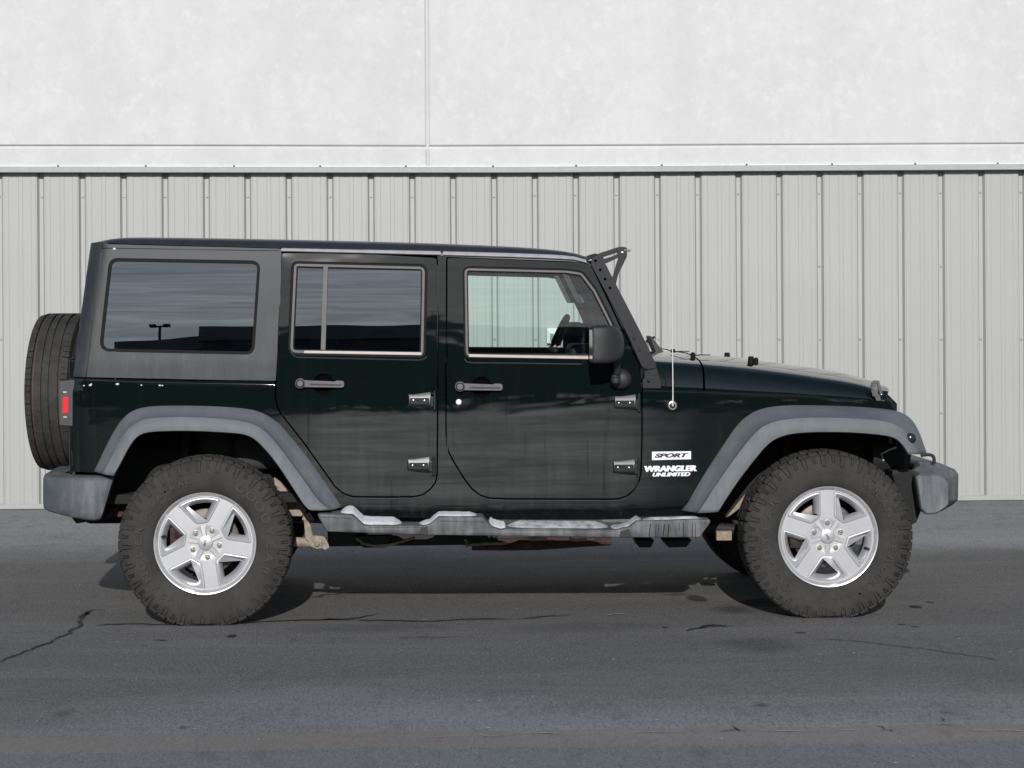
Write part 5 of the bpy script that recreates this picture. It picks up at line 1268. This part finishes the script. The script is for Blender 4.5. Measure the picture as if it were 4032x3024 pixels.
# ---- underbody, wheel wells, running gear
def under():
    for xc, r0 in ((0.0, .56), (2.947, .58)):
        e = .50 if xc == 0 else .34
        lp = [(xc - .60, .44), (xc + e, .44), (xc + e, .86), (xc + e - .14, 1.0), (xc - .45, 1.0), (xc - .60, .9)]
        near(panel('inner_wing', lp, [], lambda x, z: -.47, .02, 'underbody', CAR, 0))
    # ladder frame
    bm = bmesh.new()
    for s in (-1, 1):
        add_box(bm, -.62, 3.35, .40 * s - .04, .40 * s + .04, .44, .55)
    link('ladder_frame', done(bm, 'frame'), 'frame_black', CAR, True, .006)
    box('floor_pan', -.55, 2.45, -.72, .72, .555, .60, 'underbody', CAR, .005)
    box('engine_block', 2.25, 3.30, -.45, .45, .50, .98, 'underbody', CAR, .02)
    z1 = W(1500, 2155, -.55)[1]
    box('skid_plate', W(1290, 2150, -.5)[0], W(1960, 2150, -.5)[0], -.50, .50, z1, .46, 'frame_black', CAR, .01)
    ex = [W(*Z('M', q)[0], -.45) for q in ((-350, 450), (0, 448), (300, 440), (700, 420), (1000, 418))]
    tube('exhaust_pipe', [(x, -.45, z) for x, z in ex], [.030, .032, .034, .030, .022], 'rust_brown', CAR, 14)
    for zone, a, b in (('M', (1225, 400), (1410, 470)), ('M', (1490, 400), (1770, 468)), ('L', (560, 400), (960, 530))):
        (xa, za), (xb, zb) = W(*Z(zone, a)[0], -.5), W(*Z(zone, b)[0], -.5)
        bm = bmesh.new(); v = add_box(bm, xa, xb, -.55, -.35, zb, za)
        for q in v:
            if q.co.z < (za + zb) / 2: q.co.x = (xa + xb) / 2 + (q.co.x - (xa + xb) / 2) * .62
        link('skid_bracket', done(bm, 'sb'), 'frame_black', CAR, True, .006)
    # lower seam with crusted edges
    for zone, pts in (('L', [(560, 440), (640, 500), (760, 525), (900, 520), (960, 505), (1080, 470), (1200, 430)]), ('L', [(1740, 455), (1770, 480), (1755, 530), (1830, 510), (2000, 500), (2200, 495)]), ('M', [(190, 392), (260, 396), (380, 398)]), ('M', [(590, 388), (640, 410), (760, 402)])):
        tube('crusted_seam', [(x, -.555, z) for x, z in [W(*Z(zone, q)[0], -.555) for q in pts]], .007, 'rust_tan', CAR, 6)
    # rear control-arm bracket with its bolt, rusty tan
    lp = rnd([W(*Z('L', q)[0], -.62) for q in ((-10, 250), (60, 250), (70, 330), (84, 412), (180, 414), (236, 436), (268, 545), (215, 568), (196, 548), (130, 556), (70, 530), (40, 470), (10, 440))], .004)
    bk = near(panel('control_arm_bracket', lp, [], lambda x, z: -.62, .008, 'rust_tan', CAR, .002, 1))
    x, z = W(*Z('L', (133, 503))[0], -.625); lathe('bracket_bolt', [(.002, -.014), (.010, -.013), (.0125, -.008), (.0125, .002)], 6, 'rust_tan', bk, (x, -.622, z))
    p0 = W(*Z('L', (60, 500))[0], -.58); near(tube('control_arm', [(p0[0] + .03, -.58, p0[1] + .004), (p0[0] - .30, -.57, p0[1] + .02), (.05, -.56, .30)], .024, 'rust_tan', CAR, 12))
    lp = rnd([W(*Z('L', q)[0], -.60) for q in ((-10, 175), (30, 175), (55, 160), (110, 250), (10, 250), (-30, 240))], .003)
    near(panel('body_mount', lp, [], lambda x, z: -.60, .05, 'rust_tan', CAR, .003, 1))
    lp = rnd([W(*Z('E', q)[0], -.62) for q in ((1620, 650), (1665, 680), (1790, 800), (1830, 870), (1800, 900), (1740, 900), (1690, 800), (1630, 720))], .004)
    near(panel('inner_sill_edge', lp, [], lambda x, z: -.60, .03, 'rust_tan', CAR, .003, 1))
    # axles, springs, shocks, link box at the front
    for xc in (0.0, 2.947):
        tube('axle', [(xc, -.68, HUB), (xc, .68, HUB)], .045, 'frame_black', CAR, 14)
        bm = bmesh.new(); bmesh.ops.create_uvsphere(bm, u_segments=16, v_segments=10, radius=.13, matrix=Matrix.Translation((xc, .12, HUB))); link('differential', done(bm, 'diff'), 'frame_black', CAR)
        for s in (-1, 1):
            pts = [(xc + .055 * math.cos(t * .55), s * .47 + .055 * math.sin(t * .55), HUB + .05 + .0042 * t) for t in range(80)]
            tube('coil_spring', pts, .008, 'frame_black', CAR, 6)
            tube('shock_absorber', [(xc - .16, s * .52, HUB - .03), (xc - .12, s * .50, .95)], .026, 'frame_black', CAR, 10)
    (xa, za), (xb, zb) = W(*Z('M', (2010, 318))[0], -.5), W(*Z('M', (2160, 408))[0], -.5)
    box('front_arm_plate', xa, xb, -.53, -.49, zb, za, 'rust_tan', CAR, .004)
    near(tube('front_control_arm', [(2.947, -.46, .33), (2.2, -.46, .42)], .028, 'frame_black', CAR, 12))
    lp = [W(*Z('F', q)[0], -.60) for q in ((610, 1290), (700, 1180), (740, 1130), (700, 1230), (640, 1275))]
    near(panel('rusty_gusset', lp, [], lambda x, z: -.60, .012, 'rust_tan', CAR, .002, 1))
    (xa, za), (xb, zb) = W(140, 2020, -.6)[0:2], W(360, 2062, -.6)[0:2]
    lp = [W(*q, -.70) for q in ((283, 2040), (300, 2062), (365, 2052), (360, 2030))]
    near(panel('hitch_edge', lp, [], lambda x, z: -.70, .05, 'rust_brown', CAR, .002, 1))
    lp = [W(*Z('E', q)[0], -.60) for q in ((590, 840), (660, 800), (700, 850), (640, 905), (600, 898), (545, 910))]
    near(panel('rear_crossmember', lp, [], lambda x, z: -.60, .3, 'rust_brown', CAR, .002, 1))
under()

# ---- interior
def interior():
    zb = 1.16
    box('dashboard', 1.86, 2.12, -.70, .70, .90, 1.215, 'interior_black', CAR, .04, 3)
    box('firewall', 2.10, 2.16, -.72, .72, .60, 1.17, 'interior_black', CAR, .01)
    for nm, xc, ys in (('front_seat', 1.02, (-.36, .36)), ('rear_seat', .12, (-.33, .33))):
        for y in ys:
            bm = bmesh.new(); add_box(bm, xc - .02, xc + .48, y - .24, y + .24, .70, .86)
            v = add_box(bm, xc - .16, xc, y - .23, y + .23, .76, 1.36)
            for q in v:
                if q.co.z > 1: q.co.x -= .12
            s = link(nm, done(bm, nm), 'seat_cloth', CAR, True, .04, 3)
            bm = bmesh.new(); add_box(bm, xc - .275, xc - .17, y - .13, y + .13, 1.40, 1.56); link('headrest', done(bm, 'hr'), 'seat_cloth', s, True, .04, 3)
    # steering wheel on the far side
    c = Vector((1.725, .38, 1.255)); tl = R(64); bm = bmesh.new(); pts = []
    e1 = Vector((0, 1, 0)); e2 = Vector((math.cos(tl) * .9, 0, math.sin(tl)))
    e2.normalize()
    for k in range(33): a = 2 * math.pi * k / 32; pts.append(c + e1 * .19 * math.cos(a) + e2 * .19 * math.sin(a))
    add_tube(bm, pts, .015, 10, False); sw = link('steering_wheel', done(bm, 'sw'), 'interior_black', CAR)
    bm = bmesh.new()
    for a in (0, math.pi, -math.pi / 2): add_tube(bm, [c, c + (e1 * math.cos(a) + e2 * math.sin(a)) * .185], .016, 8)
    link('steering_spokes', done(bm, 'sp'), 'interior_black', sw)
    box('instrument_hood', 1.80, 1.98, .20, .56, 1.19, 1.285, 'interior_black', CAR, .03, 3)
    # sun visors and roll bar, mirror
    for s in (-1, 1):
        bm = bmesh.new(); v = add_box(bm, 0, .17, -.18, .18, -.008, .008)
        me = done(bm, 'visor'); me.transform(Matrix.Translation((1.745, .34 * s, 1.655)) @ Matrix.Rotation(R(64), 4, 'Y'))
        link('sun_visor', me, 'handle_grey', CAR, True, .006)
        tube('roll_bar', [(.62, .60 * s, .7), (.66, .60 * s, 1.5), (.70, .56 * s, 1.70), (1.3, .55 * s, 1.72), (1.76, .57 * s, 1.70), (1.83, .58 * s, 1.66), (1.90, .60 * s, 1.50), (1.935, .62 * s, 1.40), (1.97, .64 * s, 1.15)], .032, 'interior_black', CAR, 12)
        tube('roll_bar', [(.70, .56 * s, 1.70), (.1, .56 * s, 1.72), (-.42, .58 * s, 1.66), (-.52, .60 * s, 1.25)], .032, 'interior_black', CAR, 12)
    tube('roll_bar', [(.70, -.56, 1.70), (.70, .56, 1.70)], .032, 'interior_black', CAR, 12)
    bm = bmesh.new(); add_box(bm, 1.76, 1.79, -.11, .11, 1.585, 1.645); link('rear_view_mirror', done(bm, 'rvm'), 'interior_black', CAR, True, .012)
    rows = [[(x, y, 1.765 - (.02 if abs(y) > .55 else 0)) for y in (-.70, -.56, 0, .56, .70)] for x in (-.52, .5, 1.5, 1.72)]
    loft('headliner', rows, 'interior_black', CAR)
interior()

# ---- far side of the vehicle
for o in NEAR:
    if o.name.startswith(('badge', 'model', 'trim_let')): continue
    mirror_copy(o, CAR)

# ------------------------------------------------------------------ the lot behind the photographer (mirrored in paint and glass)
def lot():
    b = empty('warehouse', (14, -50, 0), 'long low dark commercial building across the lot behind the photographer', 'building')
    def wing(nm, x0, y0, x1, y1, h, dep=10):
        a, c = Vector((x0, y0, 0)), Vector((x1, y1, 0)); t = (c - a).normalized(); n = Vector((t.y, -t.x, 0))
        if n.y > 0: n = -n
        bm = bmesh.new(); p = [a, c, c + n * dep, a + n * dep]
        lo = [bm.verts.new(q) for q in p]; hi = [bm.verts.new(q + Vector((0, 0, h))) for q in p]
        for i in range(4): bm.faces.new((lo[i - 1], lo[i], hi[i], hi[i - 1]))
        bm.faces.new(hi); link(nm, done(bm, nm), 'far_wall', b, False)
        bm = bmesh.new(); p2 = [a - t * .1 - n * .1, c + t * .1 - n * .1, c + t * .1 + n * .3, a - t * .1 + n * .3]
        lo = [bm.verts.new(q + Vector((0, 0, h))) for q in p2]; hi = [bm.verts.new(q + Vector((0, 0, h + .35))) for q in p2]
        for i in range(4): bm.faces.new((lo[i - 1], lo[i], hi[i], hi[i - 1]))
        bm.faces.new(hi); link('parapet', done(bm, 'pp'), 'far_trim', b, False)
    wing('side_wing', -6.6, -47.4, -4.3, -46.2, 8.35); wing('main_wing', -4.3, -46, 40, -46, 8.55)
    bm = bmesh.new()
    for k in range(9): add_box(bm, -2 + k * 4, 0.2 + k * 4, -46.05, -45.9, .2, 3.2)
    link('bay_door', done(bm, 'bd'), 'far_glass', b, False)
    for i, (x, y, h) in enumerate(((-7.0, -60, 11.3), (1.75, -60, 12.4), (14, -60, 12.4))):
        p = empty('light_pole', (x, y, 0), ('tall lot lamp on a brown pole at the low end of the warehouse', 'tall lot lamp on a brown pole in front of the middle of the warehouse', 'tall lot lamp on a brown pole at the far right of the lot')[i], 'light pole', 'lamp poles in the parking lot')
        tube('pole', [(x, y, 0), (x, y, h)], [.09, .045], 'pole_metal', p, 10)
        tube('lamp_arm', [(x - .22, y, h - .01), (x + .22, y, h - .01)], .03, 'pole_metal', p, 8)
        for s in (-1, 1): box('lamp_head', x + s * .22 - .11, x + s * .22 + .11, y - .18, y + .18, h - .02, h + .05, 'pole_metal', p, .02)
        lathe('footing', [(.3, 0), (.3, .7), (.26, .74), (.02, .74)], 16, 'far_trim', p, (x, y, 0), 'z')
    rs = random.Random(4); bm = bmesh.new()
    for t in range(300):
        x = -150 + (t % 100) * 3.0 + rs.uniform(-1.5, 1.5); y = -70 - rs.uniform(0, 14) - 8 * (t // 100) + max(0, -x - 60) * .9; h = rs.uniform(6, 10.5)
        add_tube(bm, [(x, y, 0), (x, y, h * .6)], [.25, .1], 6)
        for k in range(150):
            a = rs.uniform(0, 2 * math.pi); f = rs.random(); rr = (2.4 * math.sin(math.pi * (.12 + .86 * f)) + .2) * rs.random() ** .4
            c = Vector((x + rr * math.cos(a), y + rr * math.sin(a), h * (.04 + .96 * f))); s = rs.uniform(.4, .8)
            e = Vector((rs.uniform(-1, 1), rs.uniform(-1, 1), rs.uniform(-1, 1))).normalized(); g = e.orthogonal().normalized() * s; k2 = e.cross(g)
            bm.faces.new([bm.verts.new(c + g), bm.verts.new(c + k2), bm.verts.new(c - g), bm.verts.new(c - k2)])
    me = bpy.data.meshes.new('trees'); bm.to_mesh(me); bm.free(); o = link('distant_trees', me, 'leaf_dark', None, False); o['kind'] = 'stuff'
    tag(o, 'dark row of trees far across the lot behind the photographer', 'trees')
lot()
